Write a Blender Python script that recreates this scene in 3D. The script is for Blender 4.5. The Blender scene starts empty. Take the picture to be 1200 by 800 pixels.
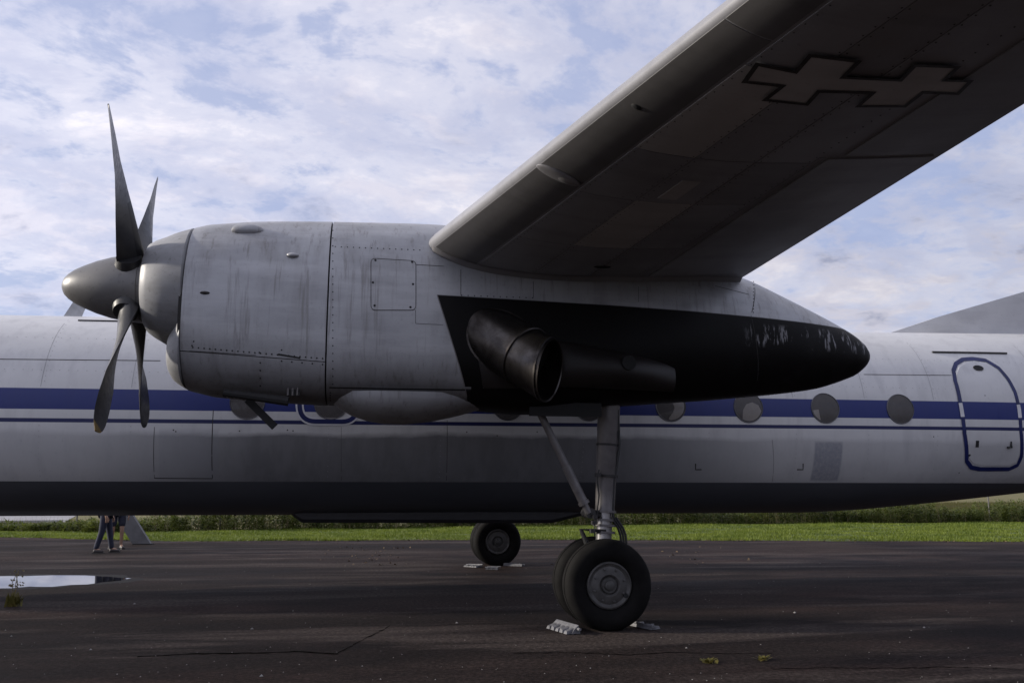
import bpy, bmesh, math, random
import numpy as np
from math import radians, sin, cos, pi, sqrt
from mathutils import Vector
random.seed(7); rng = np.random.default_rng(7)
SC = bpy.context.scene
COL = SC.collection

# ------------------------------------------------------------------ camera
CAM = np.array([0.0, -13.1, 1.4]); YAW = radians(9.3); PITCH = radians(9.98); FPX = 1000.0
cd = bpy.data.cameras.new('camera'); cam = bpy.data.objects.new('camera', cd); COL.objects.link(cam)
cam.location = CAM; cam.rotation_euler = (pi/2 + PITCH, 0, -YAW)
cd.sensor_width = 36; cd.lens = 36*FPX/1200; cd.clip_start = 0.05; cd.clip_end = 6000
SC.camera = cam

# ------------------------------------------------------------------ light
SUN_EL = radians(18); SUN_AZ_VEC = Vector((-1, 0.17, 0)).normalized()      # towards the sun, low ahead of the nose
w = bpy.data.worlds.new('World'); SC.world = w; w.use_nodes = True
def build_world():
    nt = w.node_tree; N = nt.nodes; L = nt.links; N.clear()
    def n(t, **k):
        x = N.new(t)
        for a, b in k.items(): setattr(x, a, b)
        return x
    def math_(op, a, b=None, clamp=False):
        m = n('ShaderNodeMath', operation=op, use_clamp=clamp)
        for i, v in enumerate((a, b)):
            if v is None: continue
            if isinstance(v, (int, float)): m.inputs[i].default_value = v
            else: L.new(v, m.inputs[i])
        return m.outputs[0]
    def ramp(v, stops, interp='EASE'):
        r = n('ShaderNodeValToRGB'); cr = r.color_ramp; cr.interpolation = interp
        while len(cr.elements) < len(stops): cr.elements.new(0.5)
        for e, (p, c) in zip(cr.elements, stops):
            e.position = p; e.color = (c, c, c, 1) if isinstance(c, (int, float)) else (*c, 1)
        L.new(v, r.inputs[0]); return r.outputs[0]
    sky = n('ShaderNodeTexSky', sky_type='NISHITA'); sky.sun_disc = False
    sky.sun_elevation = SUN_EL; sky.sun_rotation = math.atan2(SUN_AZ_VEC.x, SUN_AZ_VEC.y)
    sky.air_density = 1.0; sky.dust_density = 0.6; sky.ozone_density = 2.0
    tc = n('ShaderNodeTexCoord'); sp = n('ShaderNodeSeparateXYZ'); L.new(tc.outputs['Generated'], sp.inputs[0])
    zc = math_('ADD', math_('MAXIMUM', sp.outputs[2], 0.0), 0.22)
    px = math_('DIVIDE', sp.outputs[0], zc); py = math_('DIVIDE', sp.outputs[1], zc)
    cb = n('ShaderNodeCombineXYZ'); L.new(px, cb.inputs[0]); L.new(py, cb.inputs[1])
    def noise(scale, detail, rough, dist=0.0, off=(0, 0, 0), stretch=(1, 1, 1)):
        mp = n('ShaderNodeMapping'); mp.inputs['Location'].default_value = off; mp.inputs['Scale'].default_value = stretch
        mp.inputs['Rotation'].default_value = (0, 0, radians(-25))
        L.new(cb.outputs[0], mp.inputs[0])
        t = n('ShaderNodeTexNoise'); t.inputs['Scale'].default_value = scale; t.inputs['Detail'].default_value = detail
        t.inputs['Roughness'].default_value = rough; t.inputs['Distortion'].default_value = dist
        L.new(mp.outputs[0], t.inputs['Vector']); return t.outputs['Fac']
    big = noise(0.8, 3, 0.5, 0.3, SKY_BIG, (1, 1.25, 1))
    mid = noise(3.2, 7, 0.66, 0.3, (0.4, 5.2, 0), (1, 1.15, 1))
    fine = noise(7.5, 5, 0.6, 0.25, (7.7, 2.2, 0), (1, 1.15, 1))
    cov = math_('ADD', math_('ADD', math_('MULTIPLY', big, 0.7), math_('MULTIPLY', mid, 0.65)), math_('MULTIPLY', fine, 0.65))   # mean ~1.0
    low = math_('SUBTRACT', 1.0, math_('MULTIPLY', sp.outputs[2], 3.2), True)          # cloud layers overlap towards the horizon
    c01 = math_('ADD', math_('SUBTRACT', cov, 0.5), math_('MULTIPLY', low, 0.07))
    mask = ramp(c01, [(0.35, 0.2), (0.49, 0.6), (0.64, 1.0)])
    # thickness: the thickest clouds go lilac grey
    thick = noise(2.1, 6, 0.62, 0.35, SKY_THICK, (1, 1.5, 1))
    tone = ramp(math_('ADD', math_('ADD', math_('MULTIPLY', thick, 0.6), math_('MULTIPLY', fine, 0.4)), math_('MULTIPLY', low, 0.11)),
                [(0.45, CLOUD_LIGHT), (0.55, CLOUD_MID), (0.68, CLOUD_DARK)])
    # clouds nearer the low sun are brighter
    dt = n('ShaderNodeVectorMath', operation='DOT_PRODUCT'); L.new(tc.outputs['Generated'], dt.inputs[0])
    dt.inputs[1].default_value = (SUN_AZ_VEC.x*cos(SUN_EL), SUN_AZ_VEC.y*cos(SUN_EL), sin(SUN_EL))
    glow = math_('ADD', math_('MULTIPLY', dt.outputs['Value'], 0.36), 0.93)
    cm = n('ShaderNodeMix', data_type='RGBA', blend_type='MULTIPLY'); cm.inputs[0].default_value = 1
    L.new(tone, cm.inputs[6]); L.new(glow, cm.inputs[7])
    sc_ = n('ShaderNodeMix', data_type='RGBA', blend_type='MULTIPLY'); sc_.inputs[0].default_value = 1
    L.new(cm.outputs[2], sc_.inputs[6]); sc_.inputs[7].default_value = (10, 10, 10, 1)
    mx = n('ShaderNodeMix', data_type='RGBA'); L.new(mask, mx.inputs[0]); vl = n('ShaderNodeMix', data_type='RGBA'); vl.inputs[0].default_value = 0.7; L.new(sky.outputs[0], vl.inputs[6]); vl.inputs[7].default_value = (4.5, 5.45, 8.8, 1); L.new(vl.outputs[2], mx.inputs[6]); L.new(sc_.outputs[2], mx.inputs[7])
    bg = n('ShaderNodeBackground'); bg.inputs[1].default_value = 0.06; L.new(mx.outputs[2], bg.inputs[0])
    o = n('ShaderNodeOutputWorld'); L.new(bg.outputs[0], o.inputs[0])
SKY_BIG = (3.7, 9.3, 0); SKY_THICK = (15.3, 3.4, 0)
CLOUD_LIGHT = (0.97, 0.935, 1.0); CLOUD_MID = (0.77, 0.76, 0.88); CLOUD_DARK = (0.42, 0.455, 0.62)
build_world()
sl = bpy.data.lights.new('sun', 'SUN'); sun = bpy.data.objects.new('sun', sl); COL.objects.link(sun)
sl.energy = 3.0; sl.angle = radians(3); sl.color = (1.0, 0.92, 0.80)
sd = Vector((SUN_AZ_VEC.x*cos(SUN_EL), SUN_AZ_VEC.y*cos(SUN_EL), sin(SUN_EL)))
sun.rotation_euler = sd.to_track_quat('Z', 'Y').to_euler(); sun.location = (-30, 5, 20)
vs = SC.view_settings; SC.display_settings.display_device = 'sRGB'
vs.view_transform = 'Standard'; vs.look = 'None'; vs.gamma = 1; vs.exposure = 0.69; vs.use_curve_mapping = False

# ------------------------------------------------------------------ measuring helpers (true places from sightings)
_fh = np.array([sin(YAW), cos(YAW), 0]); _R = np.array([cos(YAW), -sin(YAW), 0]); _Z = np.array([0, 0, 1.0])
_FW = cos(PITCH)*_fh + sin(PITCH)*_Z; _U = -sin(PITCH)*_fh + cos(PITCH)*_Z
def ray(x, y): return _FW + _R*(x-600)/FPX + _U*(400-y)/FPX
def PY(x, y, Y): d = ray(x, y); return CAM + d*((Y-CAM[1])/d[1])
def PG(x, y, z=0.0): d = ray(x, y); return CAM + d*((z-CAM[2])/d[2])
def hit(x, y, surf, y0):            # sight line meets side surface Y = surf(x, z)
    p = PY(x, y, y0)
    for _ in range(12): p = PY(x, y, surf(p[0], p[2]))
    return p

# ------------------------------------------------------------------ object helpers
def tag(o, label=None, cat=None, group=None, kind=None):
    if label: o['label'] = label
    if cat: o['category'] = cat
    if group: o['group'] = group
    if kind: o['kind'] = kind
    return o
def empty(name, loc=(0, 0, 0), parent=None):
    o = bpy.data.objects.new(name, None); COL.objects.link(o); o.location = loc; o.parent = parent
    o.empty_display_size = 0.3
    return o
def link(name, me, mat, parent=None, ang=35):
    if mat is not None and not me.materials:
        for m in (mat if isinstance(mat, (list, tuple)) else [mat]): me.materials.append(m)
    o = bpy.data.objects.new(name, me); COL.objects.link(o); o.parent = parent
    return o
def mesh(name, V, Fs, mat, parent=None, ang=35, fix=True):
    me = bpy.data.meshes.new(name); me.from_pydata([tuple(map(float, v)) for v in V], [], [tuple(map(int, f)) for f in Fs])
    if fix:
        bm = bmesh.new(); bm.from_mesh(me)
        bmesh.ops.remove_doubles(bm, verts=bm.verts, dist=1e-5)
        bmesh.ops.recalc_face_normals(bm, faces=bm.faces); bm.to_mesh(me); bm.free()
    me.polygons.foreach_set('use_smooth', [True]*len(me.polygons)); me.set_sharp_from_angle(angle=radians(ang)); me.update()
    return link(name, me, mat, parent)
class MB:                           # collects shapes into one mesh
    def __init__(s): s.V = []; s.F = []
    def add(s, V, Fs):
        k = len(s.V); s.V += [tuple(v) for v in V]; s.F += [tuple(i+k for i in f) for f in Fs]; return s
    def box(s, c, d, rz=0, ry=0, rx=0):
        from mathutils import Euler
        m = Euler((rx, ry, rz)).to_matrix(); c = Vector(c)
        V = [c + m @ Vector((sx*d[0]/2, sy*d[1]/2, sz*d[2]/2)) for sx in (-1, 1) for sy in (-1, 1) for sz in (-1, 1)]
        return s.add(V, [(0, 1, 3, 2), (4, 6, 7, 5), (0, 4, 5, 1), (2, 3, 7, 6), (0, 2, 6, 4), (1, 5, 7, 3)])
    def tube(s, pts, r, n=12, caps=True):
        pts = [Vector(p) for p in pts]; rs = r if isinstance(r, (list, tuple)) else [r]*len(pts)
        V = []; Fs = []; prev = None
        for i, p in enumerate(pts):
            t = (pts[min(i+1, len(pts)-1)] - pts[max(i-1, 0)]).normalized()
            if prev is None:
                a = t.cross(Vector((0, 0, 1)));  a = t.cross(Vector((1, 0, 0))) if a.length < 1e-3 else a; a.normalize()
            else:
                a = prev - t*prev.dot(t); a.normalize()
            prev = a; b = t.cross(a)
            V += [p + (a*cos(2*pi*k/n) + b*sin(2*pi*k/n))*rs[i] for k in range(n)]
        for i in range(len(pts)-1):
            for k in range(n): Fs.append((i*n+k, i*n+(k+1) % n, (i+1)*n+(k+1) % n, (i+1)*n+k))
        if caps: Fs += [tuple(range(n-1, -1, -1)), tuple((len(pts)-1)*n+k for k in range(n))]
        return s.add(V, Fs)
    def lathe(s, prof, c, axis='Y', n=40, closed=False):   # prof: (along axis, radius)
        V = []; Fs = []; m = len(prof)
        for a, r in prof:
            for k in range(n):
                u, v = r*cos(2*pi*k/n), r*sin(2*pi*k/n)
                V.append({'Y': (c[0]+u, c[1]+a, c[2]+v), 'X': (c[0]+a, c[1]+u, c[2]+v), 'Z': (c[0]+u, c[1]+v, c[2]+a)}[axis])
        for i in range(m if closed else m-1):
            for k in range(n): Fs.append((i*n+k, i*n+(k+1) % n, ((i+1) % m)*n+(k+1) % n, ((i+1) % m)*n+k))
        if not closed: Fs += [tuple(range(n)), tuple((m-1)*n+k for k in range(n))]
        return s.add(V, Fs)
    def build(s, name, mat, parent=None, ang=35, fix=True): return mesh(name, s.V, s.F, mat, parent, ang, fix)
def loft(secs, cap0=True, cap1=True):
    n = len(secs[0]); V = [p for s in secs for p in s]; Fs = []
    for i in range(len(secs)-1):
        for k in range(n): Fs.append((i*n+k, i*n+(k+1) % n, (i+1)*n+(k+1) % n, (i+1)*n+k))
    if cap0: Fs.append(tuple(range(n)))
    if cap1: Fs.append(tuple((len(secs)-1)*n+k for k in range(n)))
    return V, Fs
def strip(name, pts, wid, surf, mat, parent, off=0.002, closed=False, side=-1, thick=0.0):
    """ribbon lying on a side surface Y = surf(x, z); pts are (x, z)"""
    pts = [np.array(p, float) for p in pts]; n = len(pts); V = []; Fs = []
    for i in range(n):
        a = pts[(i-1) % n] if closed or i > 0 else pts[i]; b = pts[(i+1) % n] if closed or i < n-1 else pts[i]
        t = b - a; t /= np.linalg.norm(t)+1e-9; q = np.array([-t[1], t[0]])*wid/2
        # mitre
        for sgn in (1, -1):
            c = pts[i] + q*sgn; V.append((c[0], surf(c[0], c[1]) + side*off, c[1]))
    for i in range(n if closed else n-1):
        j = (i+1) % n; Fs.append((2*i, 2*i+1, 2*j+1, 2*j))
    return mesh(name, V, Fs, mat, parent)
def densify(pts, step=0.08, closed=False):
    out = []; n = len(pts)
    for i in range(n if closed else n-1):
        a = np.array(pts[i], float); b = np.array(pts[(i+1) % n], float); k = max(1, int(np.linalg.norm(b-a)/step))
        out += [a + (b-a)*j/k for j in range(k)]
    if not closed: out.append(np.array(pts[-1], float))
    return out
def patch(name, quad, surf, mat, parent, off=0.004, n=(8, 8), side=-1, wall=0.012):
    """thin plate on a side surface, quad = 4 (x, z) corners in order"""
    a, b, c, d = [np.array(q, float) for q in quad]; V = []; Fs = []
    for i in range(n[0]+1):
        for j in range(n[1]+1):
            u, v = i/n[0], j/n[1]; p = (a*(1-u)+b*u)*(1-v) + (d*(1-u)+c*u)*v
            V.append((p[0], surf(p[0], p[1]) + side*off, p[1]))
    m = n[1]+1
    for i in range(n[0]):
        for j in range(n[1]): Fs.append((i*m+j, (i+1)*m+j, (i+1)*m+j+1, i*m+j+1))
    rim = [i*m for i in range(n[0]+1)] + [n[0]*m+j for j in range(1, m)] + [i*m+m-1 for i in range(n[0]-1, -1, -1)] + [j for j in range(m-2, 0, -1)]
    k = len(V)
    for r in rim: V.append((V[r][0], V[r][1] - side*wall, V[r][2]))
    for q in range(len(rim)): Fs.append((rim[q], rim[(q+1) % len(rim)], k+(q+1) % len(rim), k+q))
    return mesh(name, V, Fs, mat, parent)
def dots(name, pts, r, surf, mat, parent, off=0.003, side=-1):
    V = []; Fs = []
    for (x, z) in pts:
        k = len(V); y = surf(x, z)
        for a in range(6): V.append((x + r*cos(a*pi/3), surf(x + r*cos(a*pi/3), z + r*sin(a*pi/3)) + side*off, z + r*sin(a*pi/3)))
        V.append((x, y + side*(off+r*0.35), z))
        for a in range(6): Fs.append((k+a, k+(a+1) % 6, k+6))
    o = mesh(name, V, Fs, mat, parent); o['kind'] = 'stuff'; return o
def row(a, b, n): return [(a[0]+(b[0]-a[0])*i/(n-1), a[1]+(b[1]-a[1])*i/(n-1)) for i in range(n)]

# ------------------------------------------------------------------ materials
class Mat:
    def __init__(s, name, col=(0.5, 0.5, 0.5), rough=0.5, metal=0.0, spec=0.5):
        s.m = bpy.data.materials.new(name); s.m.use_nodes = True; s.N = s.m.node_tree.nodes; s.L = s.m.node_tree.links
        s.b = s.N['Principled BSDF']; s.b.inputs['Base Color'].default_value = (*col, 1)
        s.b.inputs['Roughness'].default_value = rough; s.b.inputs['Metallic'].default_value = metal; s.b.inputs['Specular IOR Level'].default_value = spec
        s.tc = s.N.new('ShaderNodeTexCoord').outputs['Object']; s._xyz = None
    def xyz(s):
        if s._xyz is None: s._xyz = s.N.new('ShaderNodeSeparateXYZ'); s.L.new(s.tc, s._xyz.inputs[0])
        return s._xyz.outputs
    def put(s, v, inp):
        if isinstance(v, (int, float)): inp.default_value = v
        elif isinstance(v, tuple): inp.default_value = (*v, 1) if len(v) == 3 else v
        else: s.L.new(v, inp)
    def math(s, op, a, b=0.0, clamp=False):
        m = s.N.new('ShaderNodeMath'); m.operation = op; m.use_clamp = clamp; s.put(a, m.inputs[0]); s.put(b, m.inputs[1]); return m.outputs[0]
    def mix(s, f, a, b, blend='MIX'):
        m = s.N.new('ShaderNodeMix'); m.data_type = 'RGBA'; m.blend_type = blend; s.put(f, m.inputs[0]); s.put(a, m.inputs[6]); s.put(b, m.inputs[7]); return m.outputs[2]
    def noise(s, scale, detail=4, rough=0.55, stretch=(1, 1, 1), dist=0.0, off=(0, 0, 0)):
        mp = s.N.new('ShaderNodeMapping'); mp.inputs['Scale'].default_value = stretch; mp.inputs['Location'].default_value = off; s.L.new(s.tc, mp.inputs[0])
        t = s.N.new('ShaderNodeTexNoise'); t.inputs['Scale'].default_value = scale; t.inputs['Detail'].default_value = detail
        t.inputs['Roughness'].default_value = rough; t.inputs['Distortion'].default_value = dist; s.L.new(mp.outputs[0], t.inputs['Vector']); return t.outputs['Fac']
    def ramp(s, v, stops):
        r = s.N.new('ShaderNodeValToRGB'); cr = r.color_ramp
        while len(cr.elements) < len(stops): cr.elements.new(0.5)
        for e, (p, c) in zip(cr.elements, stops): e.position = p; e.color = (c, c, c, 1) if isinstance(c, (int, float)) else (*c, 1)
        s.L.new(v, r.inputs[0]); return r.outputs[0]
    def step(s, v, at, soft=0.004):      # 0 below, 1 above
        return s.math('ADD', s.math('DIVIDE', s.math('SUBTRACT', v, at), soft), 0.5, True)
    def band(s, v, lo, hi, soft=0.004): return s.math('MULTIPLY', s.step(v, lo, soft), s.math('SUBTRACT', 1.0, s.step(v, hi, soft)))
    def color(s, c): s.put(c, s.b.inputs['Base Color']); return s
    def rough(s, c): s.put(c, s.b.inputs['Roughness']); return s
    def bump(s, h, strength=0.2, dist=0.01):
        b = s.N.new('ShaderNodeBump'); b.inputs['Strength'].default_value = strength; b.inputs['Distance'].default_value = dist
        s.L.new(h, b.inputs['Height']); s.L.new(b.outputs[0], s.b.inputs['Normal']); return s
def plain(name, col, rough=0.5, metal=0.0, var=0.25, scale=6, bump=0.0, spec=0.5):
    M = Mat(name, col, rough, metal, spec); nz = M.noise(scale, 5, 0.6)
    M.color(M.mix(M.ramp(nz, [(0.3, 0.0), (0.7, 1.0)]), tuple(c*(1-var) for c in col), tuple(min(1, c*(1+var)) for c in col)))
    if bump: M.bump(nz, bump, 0.02)
    return M.m

BLUE = (0.006, 0.018, 0.15); WHITE = (0.62, 0.62, 0.625)
def fuselage_material():
    M = Mat('fuselage_paint', WHITE, 0.38); x, y, z = M.xyz()
    zz = M.math('SUBTRACT', z, M.math('MULTIPLY', x, 0.0038))
    dirt = M.noise(1.6, 6, 0.62, (0.45, 1, 1)); streak = M.noise(5, 4, 0.6, (1.0, 1, 0.12)); fine = M.noise(22, 4, 0.6)
    base = M.mix(M.ramp(dirt, [(0.35, 0.0), (0.7, 0.55)]), WHITE, (0.47, 0.475, 0.485))
    base = M.mix(M.ramp(streak, [(0.5, 0.0), (0.78, 0.4)]), base, (0.33, 0.33, 0.35))
    base = M.mix(M.ramp(fine, [(0.62, 0.0), (0.75, 0.25)]), base, (0.28, 0.28, 0.29))
    # lower flank grime, uneven upper edge, plus nacelle and wing shade painted amidships
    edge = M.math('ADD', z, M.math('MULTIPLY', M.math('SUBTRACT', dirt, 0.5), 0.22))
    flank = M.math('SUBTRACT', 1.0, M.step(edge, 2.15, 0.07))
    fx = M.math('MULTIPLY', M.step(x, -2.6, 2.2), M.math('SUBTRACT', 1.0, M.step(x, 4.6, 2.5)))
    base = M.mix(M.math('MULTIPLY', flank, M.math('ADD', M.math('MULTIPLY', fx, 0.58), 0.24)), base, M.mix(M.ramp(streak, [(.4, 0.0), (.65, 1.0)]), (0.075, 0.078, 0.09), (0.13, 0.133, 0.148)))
    # touched-up rectangle of greyer paint and hatch repaint
    pr = M.math('MULTIPLY', M.band(x, 6.42, 6.86, 0.03), M.band(z, 1.56, 2.12, 0.04))
    base = M.mix(M.math('MULTIPLY', pr, M.ramp(fine, [(0.3, 0.45), (0.6, 0.75)])), base, (0.20, 0.21, 0.25))
    pr2 = M.math('MULTIPLY', M.band(x, -2.72, -1.98, 0.02), M.band(z, 1.56, 2.2, 0.05))
    base = M.mix(M.math('MULTIPLY', pr2, 0.25), base, (0.25, 0.26, 0.29))
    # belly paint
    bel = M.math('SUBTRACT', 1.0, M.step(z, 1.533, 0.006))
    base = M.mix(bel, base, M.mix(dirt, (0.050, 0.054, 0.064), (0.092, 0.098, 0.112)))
    s1 = M.band(zz, 2.452, 2.722, 0.006); s2 = M.band(zz, 2.287, 2.338, 0.006)
    blue = M.mix(M.ramp(streak, [(0.4, 0.0), (0.8, 0.35)]), BLUE, (0.018, 0.026, 0.115))
    base = M.mix(s1, base, blue); base = M.mix(s2, base, (0.010, 0.015, 0.085))
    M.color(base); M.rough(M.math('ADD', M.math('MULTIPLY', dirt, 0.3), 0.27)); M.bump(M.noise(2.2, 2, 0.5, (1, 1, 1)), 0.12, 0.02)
    return M.m
def nacelle_material(black=True, soot_k=0.75):
    M = Mat('nacelle_paint' if black else 'cowl_paint', (0.4, 0.4, 0.42), 0.42, 0.25); x, y, z = M.xyz()
    a = M.noise(1.5, 6, 0.6, (0.6, 1, 1)); st = M.noise(4, 5, 0.6, (1.2, 1, 0.18)); hs = M.noise(3.0, 4, 0.6, (0.25, 1, 1.6)); fine = M.noise(28, 4, 0.65)
    base = M.mix(M.ramp(a, [(0.34, 0.0), (0.68, 1.0)]), (0.40, 0.41, 0.43), (0.29, 0.295, 0.315))
    base = M.mix(M.ramp(st, [(0.46, 0.0), (0.72, 0.6)]), base, (0.20, 0.197, 0.20))
    base = M.mix(M.ramp(hs, [(0.46, 0.0), (0.70, 0.65)]), base, (0.47, 0.475, 0.50))
    base = M.mix(M.ramp(fine, [(0.6, 0.0), (0.74, 0.35)]), base, (0.17, 0.165, 0.16))
    drip = M.noise(11, 4, 0.65, (1.6, 1, 0.07), 0.1, (9, 2, 0)); base = M.mix(M.ramp(drip, [(0.55, 0.0), (0.68, 0.55)]), base, (0.16, 0.15, 0.145))
    # oil and soot gathered along the bottom
    soot = M.math('MULTIPLY', M.math('SUBTRACT', 1.0, M.step(M.math('ADD', z, M.math('MULTIPLY', a, 0.3)), 2.66, 0.36)), soot_k)
    base = M.mix(soot, base, (0.05, 0.045, 0.042))
    if black:
        top = M.math('SUBTRACT', 3.392, M.math('MULTIPLY', x, 0.024)); edge = M.math('ADD', 0.62, M.math('MULTIPLY', M.math('SUBTRACT', 3.37, z), 0.327))
        k = M.math('MULTIPLY', M.math('SUBTRACT', 1.0, M.step(M.math('SUBTRACT', z, top), 0.0, 0.01)), M.step(M.math('SUBTRACT', x, edge), 0.0, 0.01))
        chip = M.math('MULTIPLY', M.math('MULTIPLY', M.band(z, 2.98, 3.2, 0.06), M.step(x, 4.05, 0.2)), M.ramp(M.noise(4.6, 4, 0.7, (2.2, 1, 0.45), 0.2, (3, 0, 1)), [(0.56, 0.0), (0.61, 0.8)]))
        sm = M.math('MULTIPLY', M.band(x, 3.95, 5.3, 0.4), M.ramp(M.noise(3.3, 5, 0.7, (1, 1, 1.0)), [(0.5, 0.0), (0.85, 0.25)]))
        bl = M.mix(sm, M.mix(a, (0.0025, 0.0025, 0.003), (0.006, 0.005, 0.005)), (0.05, 0.05, 0.053))
        bl = M.mix(chip, bl, (0.24, 0.24, 0.255))
        base = M.mix(k, base, bl)
        M.put(M.math('MULTIPLY', M.math('SUBTRACT', 1.0, k), 0.25), M.b.inputs['Metallic']); M.put(M.math('SUBTRACT', 0.5, M.math('MULTIPLY', k, 0.36)), M.b.inputs['Specular IOR Level'])
    M.color(base); M.rough(M.math('ADD', M.math('MULTIPLY', a, 0.3), 0.28)); M.bump(M.math('ADD', M.noise(2.4, 2, 0.5), M.math('MULTIPLY', fine, 0.05)), 0.15, 0.02)
    return M.m
def wing_material(name, col, dark):
    M = Mat(name, col, 0.45); a = M.noise(1.1, 6, 0.62, (1, 0.5, 1)); st = M.noise(3.5, 5, 0.6, (0.2, 1.3, 1)); f = M.noise(25, 4, 0.6)
    b = M.mix(M.ramp(a, [(0.36, 0.0), (0.68, 0.9)]), col, dark)
    b = M.mix(M.ramp(st, [(0.5, 0.0), (0.8, 0.5)]), b, tuple(c*0.55 for c in dark))
    b = M.mix(M.ramp(f, [(0.62, 0.0), (0.74, 0.4)]), b, tuple(c*0.6 for c in dark))
    M.color(b); M.rough(M.math('ADD', M.math('MULTIPLY', a, 0.25), 0.33)); M.bump(M.noise(2.5, 2), 0.12, 0.02)
    return M.m
def asphalt_material():
    M = Mat('asphalt', (0.05, 0.045, 0.045), 0.8); x, y, z = M.xyz()
    big = M.noise(0.22, 5, 0.6, (0.5, 1.6, 1), 0.4); mid = M.noise(1.1, 7, 0.72, (0.7, 1.2, 1), 0.4); grit = M.noise(45, 3, 0.75); red = M.noise(0.5, 4, 0.6, (0.5, 1.5, 1), 0.2, (4, 9, 0))
    b = M.mix(M.ramp(mid, [(0.42, 0.0), (0.60, 1.0)]), (0.012, 0.0082, 0.0077), (0.038, 0.0255, 0.0225))
    b = M.mix(M.ramp(big, [(0.46, 0.0), (0.60, 0.7)]), b, (0.045, 0.034, 0.031))
    b = M.mix(M.ramp(red, [(0.52, 0.0), (0.7, 0.5)]), b, (0.040, 0.021, 0.018))
    b = M.mix(M.ramp(grit, [(0.30, 0.8), (0.48, 0.0)]), b, (0.012, 0.011, 0.012))
    b = M.mix(M.ramp(grit, [(0.68, 0.0), (0.78, 0.5)]), b, (0.11, 0.10, 0.095))
    wide = M.noise(0.16, 4, 0.55, (0.22, 1.5, 1), 0.3, (2, 3, 0)); b = M.mix(M.ramp(wide, [(0.44, 0.0), (0.56, 0.75)]), b, (0.009, 0.0075, 0.008))
    pale = M.noise(0.5, 5, 0.65, (0.3, 1.8, 1), 0.3, (7, 1, 0)); b = M.mix(M.ramp(pale, [(0.52, 0.0), (0.62, 0.75)]), b, (0.062, 0.050, 0.046))
    g2 = M.noise(22, 5, 0.8, (1, 1, 1), 0, (5, 5, 0)); b = M.mix(1.0, b, M.ramp(g2, [(0.34, 0.35), (0.5, 0.95), (0.64, 1.9)]), 'MULTIPLY')
    M.color(b); M.rough(M.ramp(big, [(0.35, 0.72), (0.6, 0.9)])); M.b.inputs['Specular IOR Level'].default_value = 0.06
    M.bump(M.math('ADD', grit, M.math('MULTIPLY', mid, 1.5)), 0.5, 0.012)
    return M.m
def leaf_material(name, a, b, scale=0.8, trans=0.3):
    M = Mat(name, a, 0.6); nz = M.noise(scale, 4, 0.6); nf = M.noise(scale*14, 3, 0.6)
    M.color(M.mix(M.ramp(M.math('ADD', M.math('MULTIPLY', nz, 0.6), M.math('MULTIPLY', nf, 0.4)), [(0.38, 0.0), (0.62, 1.0)]), a, b))
    t = M.N.new('ShaderNodeBsdfTranslucent'); M.L.new(M.b.inputs['Base Color'].links[0].from_socket, t.inputs[0])
    mx = M.N.new('ShaderNodeMixShader'); mx.inputs[0].default_value = trans
    M.L.new(M.b.outputs[0], mx.inputs[1]); M.L.new(t.outputs[0], mx.inputs[2]); M.L.new(mx.outputs[0], M.N['Material Output'].inputs[0])
    return M.m
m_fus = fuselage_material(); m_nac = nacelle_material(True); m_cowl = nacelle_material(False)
m_wing = wing_material('wing_paint', (0.28, 0.28, 0.30), (0.19, 0.19, 0.203)); m_wlight = wing_material('wing_paint_pale', (0.42, 0.405, 0.40), (0.31, 0.30, 0.295))
m_wdark = wing_material('wing_paint_grey', (0.22, 0.215, 0.225), (0.16, 0.155, 0.16)); m_wedge = wing_material('wing_edge_metal', (0.125, 0.12, 0.122), (0.08, 0.077, 0.078))
m_joint = plain('joint_grey', (.26, .26, .27), .6); m_gap = plain('dark_gap', (0.012, 0.012, 0.013), 0.8); m_seam = plain('seam_dirt', (0.035, 0.033, 0.033), 0.7)
m_emblem = plain('emblem_black', (0.03, 0.027, 0.026), 0.6, 0, 0.6, 9); m_emwhite = wing_material('emblem_cream', (0.50, 0.49, 0.48), (0.34, 0.33, 0.325))
m_blue = plain('blue_outline', (0.008, 0.015, 0.095), 0.4); m_white = plain('white_outline', (0.62, 0.62, 0.65), 0.4, var=0.1)
m_blade = None
def blade_material():
    M = Mat('blade_grey', (0.1, 0.1, 0.1), 0.35, 0.4); a = M.noise(2.2, 5, 0.6); f = M.noise(18, 5, 0.7)
    b = M.mix(M.ramp(a, [(0.35, 0.0), (0.7, 1.0)]), (0.045, 0.045, 0.047), (0.085, 0.085, 0.09)); b = M.mix(M.ramp(f, [(0.62, 0.0), (0.68, 0.85)]), b, (0.02, 0.02, 0.02))
    M.color(b); M.rough(M.ramp(f, [(0.3, 0.28), (0.7, 0.5)])); return M.m
m_blade = blade_material(); m_boot = plain('rubber_boot', (0.022, 0.022, 0.024), 0.45)
m_tip = plain('blade_tip_yellow', (0.16, 0.11, 0.04), 0.5)
m_bulge = nacelle_material(False, 0.2); m_bulge.name = 'fairing_paint'
def spinner_material():
    M = Mat('spinner_metal', (0.2, 0.2, 0.2), 0.33, 0.2); a = M.noise(2.5, 5, 0.6, (0.6, 1, 1)); f = M.noise(24, 4, 0.65)
    M.color(M.mix(M.ramp(f, [(0.58, 0.0), (0.74, 0.6)]), M.mix(a, (0.12, 0.117, 0.116), (0.20, 0.197, 0.194)), (0.05, 0.048, 0.045))); M.rough(M.ramp(a, [(0.3, 0.36), (0.7, 0.52)])); return M.m
m_spin = spinner_material()
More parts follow.
